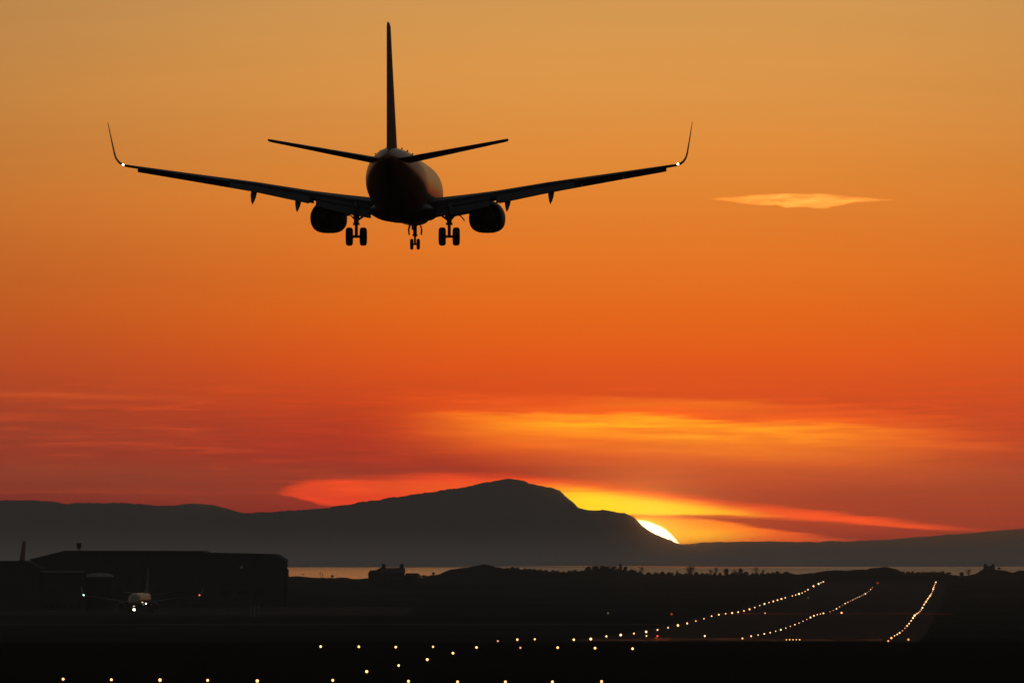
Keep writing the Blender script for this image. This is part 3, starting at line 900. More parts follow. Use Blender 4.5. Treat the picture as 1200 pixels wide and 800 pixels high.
        for dx, dz, ds_, ch, tt, nx in ((0, 0, 0, 1.55, .10, .12), (.22, .07, .14, 1.46, .10, .35), (.42, .21, .32, 1.36, .095, .62), (.57, .42, .52, 1.25, .09, .85), (.66, .70, .72, 1.14, .085, .96), (.78, 1.35, 1.12, .90, .08, .985), (.90, 2.02, 1.55, .66, .08, .985), (.985, 2.52, 1.88, .46, .075, .985), (1.0, 2.60, 2.0, .34, .04, .985)):
            upv = Vector((-sg * nx, 0, math.sqrt(max(0, 1 - nx * nx))))
            rg.append(section(LP(sg * (16.9 + dx), le + ds_, z + dz), ch, tt, upv, 0))
        loft(bm, rg); link('winglet', bm, M['paint_dark'] if flaps else body_plain, wing, 60)
        col = lights.get('tip_l' if sg < 0 else 'tip_r')
        if col:
            le, c, z, t = wing_at(16.9)
            s = le + c + .02 if flaps else le + .15
            bm = bmesh.new(); ball(bm, LP(sg * 17.0, s, z + .02 + (0 if flaps else .1)), lights['tip_size'], 12, 8)
            link('navigation_light', bm, M[col], wing, 60)
        # engine
        ex, ez = sg * 4.92, -1.72
        def ering(s, rx, rt, rb, cz, n=36):
            out = []
            for k in range(n):
                a = 2 * math.pi * k / n; ca, sa = math.cos(a), math.sin(a)
                if sa < 0: p = (rx * math.copysign(abs(ca) ** .72, ca), -rb * abs(sa) ** .80)
                else: p = (rx * ca if abs(ca) < .999 else rx * ca, rt * sa)
                out.append(LP(ex + p[0], s, ez + cz + p[1]))
            return out
        bm = bmesh.new()
        loft(bm, [ering(s, rx, rt, rb, cz) for s, rx, rt, rb, cz in ((11.75, .70, .74, .62, 0), (11.55, .80, .84, .70, 0), (11.5, .88, .92, .78, 0), (11.7, 1.0, 1.0, .86, 0), (12.3, 1.11, 1.08, .93, 0), (13.2, 1.13, 1.10, .95, 0), (14.2, 1.09, 1.05, .92, 0), (15.2, .98, .92, .86, .02), (15.25, .92, .86, .80, .02), (14.8, .88, .82, .78, .02))], cap0=True, cap1=True)
        eng = link('engine', bm, M['cowl'], root, 45)
        bm = bmesh.new()
        loft(bm, [[LP(ex + r * math.cos(2 * math.pi * k / 28), s, ez + r * math.sin(2 * math.pi * k / 28)) for k in range(28)] for s, r in ((14.7, .66), (15.3, .62), (16.2, .50), (16.25, .44), (16.1, .40))])
        link('core_nozzle', bm, M['nozzle'], eng, 45)
        bm = bmesh.new()
        loft(bm, [[LP(ex + r * math.cos(2 * math.pi * k / 20), s, ez + r * math.sin(2 * math.pi * k / 20)) for k in range(20)] for s, r in ((16.0, .33), (16.4, .26), (16.9, .03))])
        link('exhaust_cone', bm, M['nozzle'], eng, 45)
        le, c, z, t = wing_at(4.86)
        bm = bmesh.new()
        loft(bm, [[LP(ex - w, s, z0), LP(ex + w, s, z0), LP(ex + w, s, z1), LP(ex - w, s, z1)] for s, w, z0, z1 in ((12.6, .06, ez + 1.0, ez + 1.12), (13.6, .18, ez + .9, z + .10), (15.2, .20, ez + .45, z + .1), (17.0, .17, ez + .55, z), (18.3, .05, z - .35, z - .2))])
        link('pylon', bm, M['paint_grey'], eng, 30)
        bm = bmesh.new()                                # strake on the inboard cowl
        loft(bm, [[LP(ex - sg * .78, 12.6, ez + .80), LP(ex - sg * .74, 12.6, ez + .84), LP(ex - sg * .76, 13.6, ez + .83), LP(ex - sg * .80, 13.6, ez + .79)],
                  [LP(ex - sg * 1.02, 13.35, ez + 1.0), LP(ex - sg * 1.0, 13.35, ez + 1.02), LP(ex - sg * 1.0, 13.6, ez + 1.02), LP(ex - sg * 1.02, 13.6, ez + 1.0)]])
        link('cowl_strake', bm, M['cowl'], eng)
        # main gear
        gx, ax = sg * 2.86, -GEAR + .565
        bm = bmesh.new()
        tube(bm, [LP(gx, S0 - .1, -.95), LP(gx, S0, -1.9)], .19, 12); tube(bm, [LP(gx, S0, -1.85), LP(gx, S0, -2.35)], [.165, .15], 12); tube(bm, [LP(gx, S0, -2.3), LP(gx, S0, ax)], .10, 12)
        tube(bm, [LP(gx - .52, S0, ax), LP(gx + .52, S0, ax)], .085, 10)
        tube(bm, [LP(gx - .20, S0 + .02, -2.28), LP(gx + .20, S0 + .02, -2.28)], .075, 8)
        gear = link('main_landing_gear', bm, M['steel'], root, 40)
        bm = bmesh.new()
        tube(bm, [LP(gx, S0 - .02, -2.1), LP(gx - sg * .55, S0 - .1, -1.72), LP(gx - sg * .95, S0 - .2, -1.45)], [.07, .06, .07], 8)
        tube(bm, [LP(gx, S0 + .1, -2.0), LP(gx, S0 + 1.3, -1.2)], .06, 8)
        link('side_brace', bm, M['steel'], gear, 40)
        bm = bmesh.new()
        tube(bm, [LP(gx, S0 + .15, -2.2), LP(gx, S0 + .42, -2.55), LP(gx, S0 + .1, ax + .1)], .05, 8)
        link('torque_link', bm, M['steel'], gear, 40)
        bm = bmesh.new(); rg = []                       # curved door carried on the strut, arching outboard
        for xo, zo in ((.13, -1.98), (.28, -1.80), (.46, -1.70), (.64, -1.74), (.80, -1.88), (.92, -2.05)):
            rg.append([LP(gx + sg * xo, S0 - .75, zo + .03), LP(gx + sg * xo, S0 + .55, zo + .03), LP(gx + sg * xo, S0 + .55, zo - .05), LP(gx + sg * xo, S0 - .75, zo - .05)])
        loft(bm, rg); link('gear_door', bm, M['paint_grey'], gear, 40)
        for o in (-.43, .43): wheel(gear, LP(gx + o, S0, ax), .565, .42)
    # nose gear
    az_ = -GEAR + .345 + (.16 if flaps else 0.0)
    bm = bmesh.new()
    tube(bm, [LP(0, 4.0, -1.7), LP(0, 4.0, -2.62)], [.13, .12], 10); tube(bm, [LP(0, 4.0, -2.55), LP(0, 4.0, az_)], .07, 10); tube(bm, [LP(-.24, 4.0, az_), LP(.24, 4.0, az_)], .06, 8)
    tube(bm, [LP(0, 3.95, -2.5), LP(0, 2.7, -1.85)], .06, 8)
    tube(bm, [LP(-.16, 4.02, -2.56), LP(.16, 4.02, -2.56)], .06, 8)
    ng = link('nose_landing_gear', bm, M['steel'], root, 40)
    for o in (-.205, .205): wheel(ng, LP(o, 4.0, az_), .345, .20)
    for sg in (-1, 1):
        bm = bmesh.new()
        loft(bm, [[LP(sg * x - .015, s0, z), LP(sg * x + .015, s0, z), LP(sg * x + .015, s1, z), LP(sg * x - .015, s1, z)] for x, s0, s1, z in ((.34, 2.9, 4.6, -1.92), (.41, 2.9, 4.6, -2.2), (.38, 3.0, 4.5, -2.52))])
        link('nose_gear_door', bm, M['paint_red'] if flaps else M['paint_grey'], ng)
    if lights.get('taxi'):
        bm = bmesh.new(); ball(bm, LP(0, 3.75, -2.75), .34, 14, 8); link('taxi_light', bm, M['landing'], ng, 60)
        bm = bmesh.new(); ball(bm, LP(-2.3, 13.2, -1.05), .2, 12, 8); link('landing_light', bm, M['landing'], root, 60)
    return root


body_plain = M['paint_white']
m_live = fuselage_mat('landing_jet_livery_sunset_tint', (0.26, 0.105, 0.05), (0.005, 0.006, 0.009), -0.45, 2.2)  # sunset glow on pale paint is put into the orange upper colour
m_taxi = fuselage_mat('taxiing_jet_sun_and_shade_paint', (0.26, 0.18, 0.12), (0.01, 0.025, 0.028), 0.2, 60.0)  # low sunlight painted into the warm upper colour, nose shadow into the teal

HEAD = -math.atan(0.039685)
c = P(472.0, 219.0, 700.0)
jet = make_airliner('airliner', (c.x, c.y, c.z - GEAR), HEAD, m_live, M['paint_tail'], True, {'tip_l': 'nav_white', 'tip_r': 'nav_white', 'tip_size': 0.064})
tag(jet, 'large jet airliner seen from behind, flying low with wheels and flaps down', 'airplane')

td = 3316.0
tx = P(165.0, 0, td).x
taxi = make_airliner('airliner', (tx, td, gz(td) + 0.06), math.pi - R(5.2), m_taxi, M['paint_grey'], False, {'tip_r': 'nav_green', 'tip_l': 'nav_red', 'tip_size': 0.24, 'taxi': True})
tag(taxi, 'pale jet airliner on the ground facing the camera with its nose lights on', 'airplane')

park = copy_tree(taxi)
pd = 3760.0
park.location = (P(5.0, 0, pd).x, pd, gz(pd) + 0.06)
park.rotation_euler = (0, 0, math.pi - R(11))
park.scale = (1.60, 1.60, 1.60)
tag(park, 'parked airliner hidden behind the low terminal, only its reddish tail fin showing', 'airplane')
for ch in list(park.children):
    if ch.name.startswith('tail_fin') or ch.name.startswith('landing_light') or ch.name.startswith('nose_landing') or ch.name.startswith('wing'):
        for q in [ch] + list(ch.children):
            if q.name.split('.')[0] in ('tail_fin', 'rudder', 'dorsal_fillet'):
                q.data = q.data.copy(); q.data.materials[0] = M['paint_red']
            if q.name.split('.')[0] in ('landing_light', 'taxi_light', 'navigation_light'):
                bpy.data.objects.remove(q)


# ------------------------------------------------------------------ airport buildings
def prism(bm, pts, y0, y1, mi=0):
    loft(bm, [[(x, y0, z) for x, z in pts], [(x, y1, z) for x, z in pts]], mi=mi)


def px_pts(pts, d): return [((x - 600) / F * d, CAMZ + (HY - y) / F * d) for x, y in pts]


hd = 3600.0
hbase = gz(hd) - 0.6
o0 = P(184, 0, hd).x
hangar = empty('hangar', (o0, hd, hbase))
def HL(pts): return [(x - o0, z - hbase) for x, z in px_pts(pts, hd)]
w = HL([(36, 655.2), (75.5, 645.6), (236, 645.9), (240, 647.8), (321.5, 649.6), (332.5, 656.4)])
bm = bmesh.new(); prism(bm, [(w[0][0], 0)] + w + [(w[-1][0], 0)], 0, 62)
hw = link('wall', bm, M['hangar_wall'], hangar)
bm = bmesh.new()
top = HL([(34.5, 655.0), (75.3, 644.9), (236.3, 645.2), (240.3, 647.1), (322, 648.9), (333.6, 656.2)])
for (xa, za), (xb, zb), in zip(top, top[1:]):
    loft(bm, [[(xa, y, za), (xb, y, zb), (xb, y, zb - .22), (xa, y, za - .22)] for y in (-.6, 62.6)])
hr = link('roof', bm, M['hangar_roof'], hangar)
bm = bmesh.new()
for k in range(7): box(bm, w[1][0] + 4 + k * 5.4, w[1][0] + 5.6 + k * 5.4, 6, 8, w[1][1] - .1, w[1][1] + .12)
link('roof_vent', bm, M['hangar_roof'], hr)
for k in range(5):
    x0 = w[1][0] + 1 + k * 8.4
    bm = bmesh.new(); box(bm, x0, x0 + 8.1, -.35, -.02, .1, 10.6)
    for j in range(1, 6): box(bm, x0 + j * 1.35 - .06, x0 + j * 1.35 + .06, -.42, -.35, .15, 10.5)
    link('sliding_door', bm, M['hangar_door'], hangar)
bm = bmesh.new()
ax_ = HL([(332.5, 667), (335.5, 667)]); box(bm, ax_[0][0] + .02, ax_[1][0], 8, 40, 0, ax_[0][1])
link('annex', bm, M['hangar_wall'], hangar)
bm = bmesh.new(); lx = HL([(283, 664)])[0]; box(bm, lx[0] - .45, lx[0] + .45, -.9, -.02, lx[1] - .4, lx[1] + .4)
link('wall_lamp_box', bm, M['pale_roof'], hangar)
for k in range(3):
    x0 = HL([(258 + k * 20, 700)])[0][0]
    bm = bmesh.new(); box(bm, x0, x0 + 3.4, -.12, -.02, 4.2, 5.6); link('window', bm, M['glass'], hangar)
tag(hangar, 'long dark hangar with shallow roof, the biggest building left of the bright water', 'hangar')

ld = 3440.0
lb = gz(ld) - .6
o1 = P(48, 0, ld).x
low = empty('terminal', (o1, ld, lb))
def LL(pts): return [(x - o1, z - lb) for x, z in px_pts(pts, ld)]
w2 = LL([(-60, 659), (-20, 657.6), (30, 657.4), (33, 659), (46, 665.8)])
bm = bmesh.new(); prism(bm, [(w2[0][0], 0)] + w2 + [(w2[-1][0], 0)], 0, 40); link('wall', bm, M['hangar_wall'], low)
bm = bmesh.new()
t2 = LL([(-61, 658.5), (-20, 657.0), (30.3, 656.8), (33.6, 658.6), (47, 665.6)])
for (xa, za), (xb, zb) in zip(t2, t2[1:]): loft(bm, [[(xa, y, za), (xb, y, zb), (xb, y, zb - .15), (xa, y, za - .15)] for y in (-.5, 40.5)])
link('roof', bm, M['slate'], low)
w3 = LL([(46, 668.8), (97, 668.8)])
bm = bmesh.new(); box(bm, w3[0][0] + .02, w3[1][0], 2, 34, 0, w3[0][1]); link('side_wing', bm, M['hangar_wall'], low)
bm = bmesh.new(); box(bm, w3[0][0] + .06, w3[1][0] + .3, 1.6, 1.98, w3[0][1] - .45, w3[0][1] + .1); link('fascia', bm, M['post'], low)
for k in range(6):
    x0 = w3[0][0] + 1.0 + k * 2.0
    bm = bmesh.new(); box(bm, x0, x0 + 1.3, 1.9, 1.99, 1.2, 2.6); link('window', bm, M['glass'], low)
tag(low, 'low dark terminal at the left edge with stepped roof in front of the hangar', 'building')

sd = 3470.0
sb = gz(sd) - .3
ox = P(114, 0, sd).x
shed = empty('shed', (ox, sd, sb))
topz = P(0, 671, sd).z - sb
bm = bmesh.new(); box(bm, -4.2, 4.2, 0, 14, 0, topz - 1.2); link('wall', bm, M['hangar_wall'], shed)
bm = bmesh.new()
loft(bm, [[(4.4 * math.cos(a), y, topz - 1.2 + 1.2 * math.sin(a)) for a in [math.pi * k / 14 for k in range(15)]] for y in (-.3, 14.3)])
link('roof', bm, M['pale_roof'], shed, 40)
tag(shed, 'small shed with a pale curved roof between the terminal and the hangar', 'shed')

# tower with flared head standing behind the hangar
rd = 3720.0
rb = gz(rd)
p = P(92.5, 0, rd)
tow = empty('radar_tower', (p.x, rd, rb))
zt = P(0, 635.6, rd).z - rb
bm = bmesh.new()
for sx_, sy_ in ((-1, -1), (1, -1), (1, 1), (-1, 1)): tube(bm, [(sx_ * .8, sy_ * .8, 0), (sx_ * .28, sy_ * .28, zt - 2.0)], .10, 6)
for k in range(9):
    z = 1.5 + k * 1.9; a = .8 - .52 * z / zt
    tube(bm, [(-a, -a, z), (a, -a, z + .9)], .05, 5); tube(bm, [(a, -a, z), (-a, -a, z + .9)], .05, 5)
    tube(bm, [(a, -a, z), (a, a, z + .9)], .05, 5)
link('lattice', bm, M['dark_post'], tow)
bm = bmesh.new()
disc_lathe(bm, (0, 0, zt - 2.1), (0, 0, 1), [(0, .3), (.25, .55), (.9, .82), (1.2, .88)], 14); link('platform', bm, M['dark_post'], tow, 40)
bm = bmesh.new()
for a in (0, 90, 180, 270): box(bm, .62 * math.cos(R(a + 20)) - .22, .62 * math.cos(R(a + 20)) + .22, .62 * math.sin(R(a + 20)) - .12, .62 * math.sin(R(a + 20)) + .12, zt - .9, zt - .05)
link('antenna_panel', bm, M['dark_post'], tow)
tag(tow, 'thin lattice tower with a flared head poking above the hangar roof', 'tower')


# farmhouse on the shore
fd = 5000.0
fb = gz(fd) - .3
ox = P(460, 0, fd).x
farm = empty('farmhouse', (ox, fd, fb))
def FL(x, y): q = P(x, y, fd); return (q.x - ox, q.z - fb)
bm = bmesh.new()
xa, ze = FL(446.5, 671); xb, _ = FL(474, 671); _, zr = FL(0, 665)
box(bm, xa, xb, 0, 8, 0, ze); link('wall', bm, M['stone'], farm)
bm = bmesh.new()
loft(bm, [[(x, -.3, ze + .01), (x, 8.3, ze + .01), (x, 4, zr)] for x in (xa - .25, xb + .25)])
hr_ = link('roof', bm, M['slate'], farm)
for cx in (449.4, 470.6):
    bm = bmesh.new(); x_, z_ = FL(cx, 660.9); box(bm, x_ - .85, x_ + .85, 3.3, 4.7, zr - 1.2, z_ - .25); box(bm, x_ - .95, x_ + .95, 3.2, 4.8, z_ - .25, z_ - .1)
    for q in (-.45, .1, .5): tube(bm, [(x_ + q, 4, z_ - .1), (x_ + q, 4, z_ + .35)], .14, 8)
    link('chimney', bm, M['stone'], hr_)
bm = bmesh.new()
xc, z1 = FL(431.5, 673.5); xd, _ = FL(446.4, 673); _, z2 = FL(0, 667.6)
box(bm, xc, xd - .02, 1, 8.5, 0, z1)
loft(bm, [[(xc - .2, y, z1 + .01), (xd - .02, y, z1 + .01), (xd - .02, y, z2 + 1.1), (xd - 2.2, y, z2), (xc + .9, y, z2 - .1), (xc + .2, y, z2 - .9)] for y in (.8, 8.7)])
link('outbuilding', bm, M['stone'], farm)
bm = bmesh.new()
xe, z3 = FL(474.1, 673.5); xf, _ = FL(489, 673); _, z4 = FL(0, 671.2)
box(bm, xe + .02, xf, 1.5, 7.5, 0, z3); loft(bm, [[(x, 1.2, z3 + .01), (x, 7.8, z3 + .01), (x, 4.5, z4)] for x in (xe + .3, xf + .2)])
link('outbuilding', bm, M['stone'], farm)
for k in range(4):
    bm = bmesh.new(); x0 = xa + 1.2 + k * 2.4; box(bm, x0, x0 + .9, -.06, -.01, 1.0, 2.4); wf = link('window', bm, M['glass'], farm)
    bm = bmesh.new(); box(bm, x0 - .1, x0 + 1.0, -.14, -.01, .86, .98); link('sill', bm, M['stone'], wf)
bm = bmesh.new(); box(bm, xa + 10.9 - .5 if False else xb - 1.6, xb - .6, -.06, -.01, 0, 2.1); link('door', bm, M['slate'], farm)
tag(farm, 'dark farmhouse with two chimneys silhouetted against the bright water', 'house')

# house on the mound far right
fd2 = 5560.0
ox = P(1160, 0, fd2).x
fb2 = ground_z(ox, fd2) - .6
hs = empty('house', (ox, fd2, fb2))
ztop = P(0, 662.6, fd2).z - fb2; zchim = P(0, 660.2, fd2).z - fb2
bm = bmesh.new(); box(bm, -2.7, 2.3, 0, 6, 0, max(1.2, ztop - 2.0)); link('wall', bm, M['stone'], hs)
bm = bmesh.new(); loft(bm, [[(x, -.3, max(1.2, ztop - 2.0) + .01), (x, 6.3, max(1.2, ztop - 2.0) + .01), (x, 3, ztop)] for x in (-2.9, 2.5)]); r2 = link('roof', bm, M['slate'], hs)
for cx in (-2.1, 1.6):
    bm = bmesh.new(); box(bm, cx - .6, cx + .6, 2.5, 3.5, ztop - .8, zchim - .2); box(bm, cx - .7, cx + .7, 2.4, 3.6, zchim - .2, zchim); link('chimney', bm, M['stone'], r2)
for k in range(3):
    bm = bmesh.new(); box(bm, -2.2 + k * 1.5, -1.5 + k * 1.5, -.06, -.01, .5, 1.1); link('window', bm, M['glass'], hs)
tag(hs, 'small house with two stubby chimneys on the mound at far right', 'house')

# posts on the shore by the bright water
def shore_post(px, ytop, d, label, kind):
    p = P(px, ytop, d); b = gz(d) - .1 if d < 5350 else ground_z(p.x, d) - .1
    r = empty('pole' if kind != 'board' else 'signboard', (p.x, d, b)); h = p.z - b
    bm = bmesh.new(); tube(bm, [(0, 0, 0), (0, 0, h if kind != 'board' else h - .3)], [.13, .10], 6); link('post', bm, M['dark_post'], r)
    bm = bmesh.new()
    if kind == 'lamp': box(bm, -.5, .25, -.2, .2, h - .28, h - .02)
    elif kind == 'vane': tube(bm, [(-.5, 0, h - .5), (.1, 0, h - .1), (.55, 0, h - .45)], .10, 6)
    elif kind == 'board': box(bm, -.6, .6, -.15, -.05, h - .9, h)
    else: tube(bm, [(-.35, 0, h - .6), (.35, 0, h - .6)], .09, 6); tube(bm, [(-.2, 0, h - .2), (.3, 0, h - .2)], .08, 6)
    link({'lamp': 'lamp_head', 'vane': 'vane', 'board': 'board'}.get(kind, 'crossbar'), bm, M['dark_post'], r)
    tag(r, label, 'signboard' if kind == 'board' else 'pole')


shore_post(355.2, 672.0, 5200, 'short pole on the shore nearest the hangar annex', 'lamp')
shore_post(375.3, 669.8, 5200, 'tallest pole on the shore, its bent tip against the bright water', 'vane')
shore_post(377.8, 671.8, 5200, 'pole with crossbars just right of the tallest shore pole', 'cross')
shore_post(389.3, 673.6, 5200, 'dark board on a post on the shore left of the farmhouse', 'board')

for k, (px, lab) in enumerate(((293.5, 'leftmost'), (298.5, 'middle'), (303.5, 'rightmost'))):
    d = 2900.0; p = P(px, 708.5, d); b = gz(d)
    r = empty('marker_post', (p.x, d, b)); h = p.z - b
    bm = bmesh.new(); box(bm, -.13, .13, -.05, .05, 0, h); link('post', bm, M['post'], r)
    bm = bmesh.new(); box(bm, -.3, .3, -.2, .2, 0.0, .12); link('foot', bm, M['dark_post'], r)
    tag(r, f'{lab} of three faint pale upright posts on the grass below the hangar', 'post', 'pale posts below the hangar')


# ------------------------------------------------------------------ trees and shrubs on the ridge
def make_tree(name, px, ytop, wpx, kind, label, cat, d=RD, group=None, lean=0.0):
    x = P(px, 0, d).x; zb = ground_z(x, d) - .25
    h = max(P(0, ytop, d).z - zb, 1.0); w = wpx / F * d
    rng = random.Random(int(px * 13))
    r = empty(name, (x, d, zb))
    bm = bmesh.new()
    tips = []
    lx = lean * h
    tube(bm, [(0, 0, 0), (lx * .35, 0, h * .4), (lx * .8, rng.uniform(-.1, .1), h * .85)], [h * .035 + .06, h * .026 + .04, .04], 6)
    nb = 7 if kind != 'shrub' else 4
    for k in range(nb):
        t = .25 + .6 * k / nb; a = rng.uniform(0, 6.28)
        o = Vector((lx * t, 0, h * t)); L = w * .5 * (1.15 - .5 * t)
        e = o + Vector((math.cos(a) * L, math.sin(a) * L, h * (1 - t) * rng.uniform(.35, .85)))
        mid_ = (o + e) / 2 + Vector((0, 0, -.08 * h))
        tube(bm, [o, mid_, e], [.07, .05, .025], 5); tips += [mid_, e]
        if kind == 'bare':
            for q in range(6):
                s = o.lerp(e, rng.uniform(.35, 1)); v_ = Vector((rng.uniform(-1, 1) * w * .22, rng.uniform(-1, 1) * w * .2, rng.uniform(.1, .28) * h))
                tube(bm, [s, s + v_], [.03, .015], 4)
    link('trunk', bm, M['bark'], r)
    bm = bmesh.new()
    n = {'bare': 240, 'leafy': 620, 'conifer': 420, 'shrub': 320}[kind]
    lobes = [(Vector((rng.uniform(-.3, .3) * w + lx * .7, rng.uniform(-.3, .3) * w, h * rng.uniform(.42, .78))), rng.uniform(.2, .34) * w) for _ in range(6)]
    for k in range(n):
        if kind == 'conifer':
            t = rng.random() ** 1.5; zz = h * (.05 + .95 * t); rr_ = w * .5 * (1.02 - t) * (.6 + .4 * rng.random()); a = rng.uniform(0, 6.28)
            p = Vector((lx * zz / h + rr_ * math.cos(a), rr_ * math.sin(a), zz - .12 * rr_))
        elif kind == 'shrub':
            p = Vector((rng.gauss(0, .26 * w), rng.gauss(0, .24 * w), 0)); q_ = max(0.0, 1 - (p.x / (w * .62)) ** 2)
            p.z = h * q_ * rng.random() ** .7 * rng.uniform(.75, 1.0)
        elif kind == 'bare':
            t = rng.random(); a = rng.uniform(0, 6.28); sp_ = w * .5 * math.sin(math.pi * min(1, .18 + .75 * t)) * rng.random() ** .5
            p = Vector((lx * t + sp_ * math.cos(a), sp_ * math.sin(a), h * (.2 + .8 * t)))
        else:
            if rng.random() < .22:
                t = rng.random(); p = Vector((rng.gauss(0, .2 * w) + lx * t * .4, rng.gauss(0, .2 * w), h * .4 * t))
            else:
                c_, q_ = rng.choice(lobes); p = c_ + Vector((rng.gauss(0, .6), rng.gauss(0, .6), rng.gauss(0, .6) * min(1.3, h / w))) * q_
        if p.z < .05: p.z = abs(p.z) + .05
        if p.z > h * 1.05: p.z = h * (1.05 - rng.random() * .5)
        s = (.11 if kind == 'bare' else .2) * rng.uniform(.6, 1.4)
        u_ = Vector((rng.gauss(0, 1), rng.gauss(0, 1), rng.gauss(0, 1))).normalized(); v2 = u_.orthogonal().normalized()
        bm.faces.new([bm.verts.new(p + q) for q in (u_ * s, v2 * s * .8, -u_ * s, -v2 * s * .8)])
    link('crown', bm, M['leaf_dry'] if kind == 'bare' else M['leaf'], r)
    tag(r, label, cat, group)
    return r


TREES = [
    (690, 664.5, 9, 'shrub', 'tall dark shrub at the left end of the ridge tree line', 0),
    (698, 664.2, 7, 'leafy', 'bushy tree just left of the gap in the ridge tree line', 0),
    (706.5, 664.0, 7, 'leafy', 'first bushy tree of the dense clump left of the thin tall tree', 0),
    (713, 664.4, 6, 'bare', 'bare twiggy tree in the dense clump left of the thin tall tree', .1),
    (719, 664.8, 6, 'leafy', 'last bushy tree of the dense clump left of the thin tall tree', 0),
    (727, 660.5, 5.5, 'conifer', 'thin tall pointed tree, the highest of the left clump on the ridge', 0),
    (734, 665.0, 6, 'bare', 'leaning bare tree just right of the thin tall pointed tree', -.25),
    (740, 667.0, 9, 'shrub', 'round dark bush between the leaning bare tree and the lollipop tree', 0),
    (752.5, 664.8, 6.5, 'bare', 'small bare tree with a round open crown standing alone against the water', 0),
    (760, 670.3, 8, 'shrub', 'low wide bush right of the lone round-crowned bare tree', 0),
    (776, 669.8, 6, 'shrub', 'first of two low bushes beneath the setting sun', 0),
    (784, 670.2, 6, 'shrub', 'second of two low bushes beneath the setting sun', 0),
    (793.5, 668.6, 5, 'conifer', 'little pointed bush left of the big leaning tree', 0),
    (808, 663.2, 10, 'leafy', 'big leaning windswept tree, widest on the ridge below the sun', .18),
    (816, 670.0, 6, 'shrub', 'low dark bush at the foot of the big leaning tree', 0),
    (833, 667.8, 6, 'bare', 'faint bare tree right of the gap beside the big leaning tree', 0),
    (839, 665.5, 5, 'bare', 'taller faint bare tree with thin upright twigs left of the forked tree', 0),
    (851, 666.0, 5.5, 'leafy', 'upright tree with a forked crown, midway along the right tree line', 0),
    (861, 668.0, 7, 'bare', 'low spreading bare tree right of the forked tree', 0),
    (868, 666.2, 5, 'leafy', 'narrow leafy tree left of the pointed bare tree on the ridge', 0),
    (874, 669.6, 7, 'shrub', 'dark bush in the middle of the right tree line', 0),
    (885, 664.8, 8, 'bare', 'wide bare tree with fine twigs, last tall one before the smooth hill', .1),
    (894, 667.9, 3.5, 'bare', 'thin single sapling right of the wide bare tree', 0),
    (911, 669.0, 8, 'shrub', 'left of the two low bushes on the rise above the runway lights', 0),
    (923, 670.0, 7, 'shrub', 'right of the two low bushes on the rise above the runway lights', 0),
    (1135, 666.8, 6.5, 'bare', 'bare tree in the dip left of the mound with the house', 0),
    (1127, 670.0, 4.5, 'leafy', 'small leafy tree left of the bare tree in the dip', 0),
    (1171, 664.5, 4, 'bare', 'small bare tree on the slope right of the two chimneys', 0),
    (490.5, 671.8, 6, 'shrub', 'rounded bush against the right end of the farmhouse', 0),
    (497, 673.8, 9, 'shrub', 'wide low bush between the farmhouse and the dune', 0),
    (508, 670.8, 4, 'bare', 'small bare tree at the foot of the dune right of the farmhouse', 0),
]
for px, yt, wp, kd, lab, lean in TREES:
    if 685 < px < 738: yt -= 1.6
    elif px < 930: yt -= 0.6
    make_tree('shrub' if kd == 'shrub' else 'tree', px, yt, wp, kd, lab, 'shrub' if kd == 'shrub' else 'tree', lean=lean, group='shrubs along the ridge' if kd == 'shrub' else 'trees along the ridge')
rg_ = random.Random(3)
for k in range(16):
    px = 1059 + k * 3.6 + rg_.uniform(-1, 1)
    make_tree('shrub', px, interp(RIDGE, px) - rg_.uniform(1.2, 3.6), rg_.uniform(2.5, 5), 'shrub', 'small ragged shrub in the row along the skyline between the runway and the mound', 'shrub', group='ragged skyline shrubs right of the runway')
for k in range(34):
    px = 688 + k * 7.1 + rg_.uniform(-2.5, 2.5)
    make_tree('shrub', px, interp(RIDGE, px) - rg_.uniform(1.2, 4.2), rg_.uniform(3.5, 8), 'shrub', 'low scrub bush filling in between the taller trees of the ridge tree line', 'shrub', group='low scrub between the ridge trees')
for k in range(12):
    px = 600 + k * 6.8 + rg_.uniform(-2, 2)
    make_tree('shrub', px, interp(RIDGE, px) - rg_.uniform(.6, 1.6), rg_.uniform(4, 7), 'shrub', 'tiny low shrub on the bare ridge between the dune and the tree line', 'shrub', group='tiny shrubs right of the dune')


# ------------------------------------------------------------------ airfield lamps
ORD = 'first second third fourth fifth sixth seventh eighth ninth tenth eleventh twelfth thirteenth fourteenth fifteenth'.split()
_lm = {}


def lamp_mesh(r, m):
    key = (round(r, 2), m)
    if key in _lm: return _lm[key]
    bm = bmesh.new()
    ball(bm, (0, 0, LAMP_H), r, 12, 8, mi=0)
    tube(bm, [(0, 0, 0), (0, 0, LAMP_H - r * .8)], .05, 6, mi=1)
    disc_lathe(bm, (0, 0, 0), (0, 0, 1), [(0, .2), (.04, .2), (.06, .08)], 10, mi=1)
    me = bpy.data.meshes.new('lamp'); bmesh.ops.recalc_face_normals(bm, faces=bm.faces[:]); bm.to_mesh(me); bm.free()
    me.materials.append(M[m]); me.materials.append(M['dark_post'])
    me.polygons.foreach_set('use_smooth', [True] * len(me.polygons))
    _lm[key] = me
    return me


def depth_at(y, d0=1300.0, d1=5300.0):
    """distance along the ground whose lamps show at photo height y"""
    best = None
    d = d0
    while d < d1:
        yy = HY + (CAMZ - gz(d) - LAMP_H) / d * F
        if best is None or abs(yy - y) < best[0]: best = (abs(yy - y), d)
        d += 3.0
    return best[1]


rl = random.Random(11)


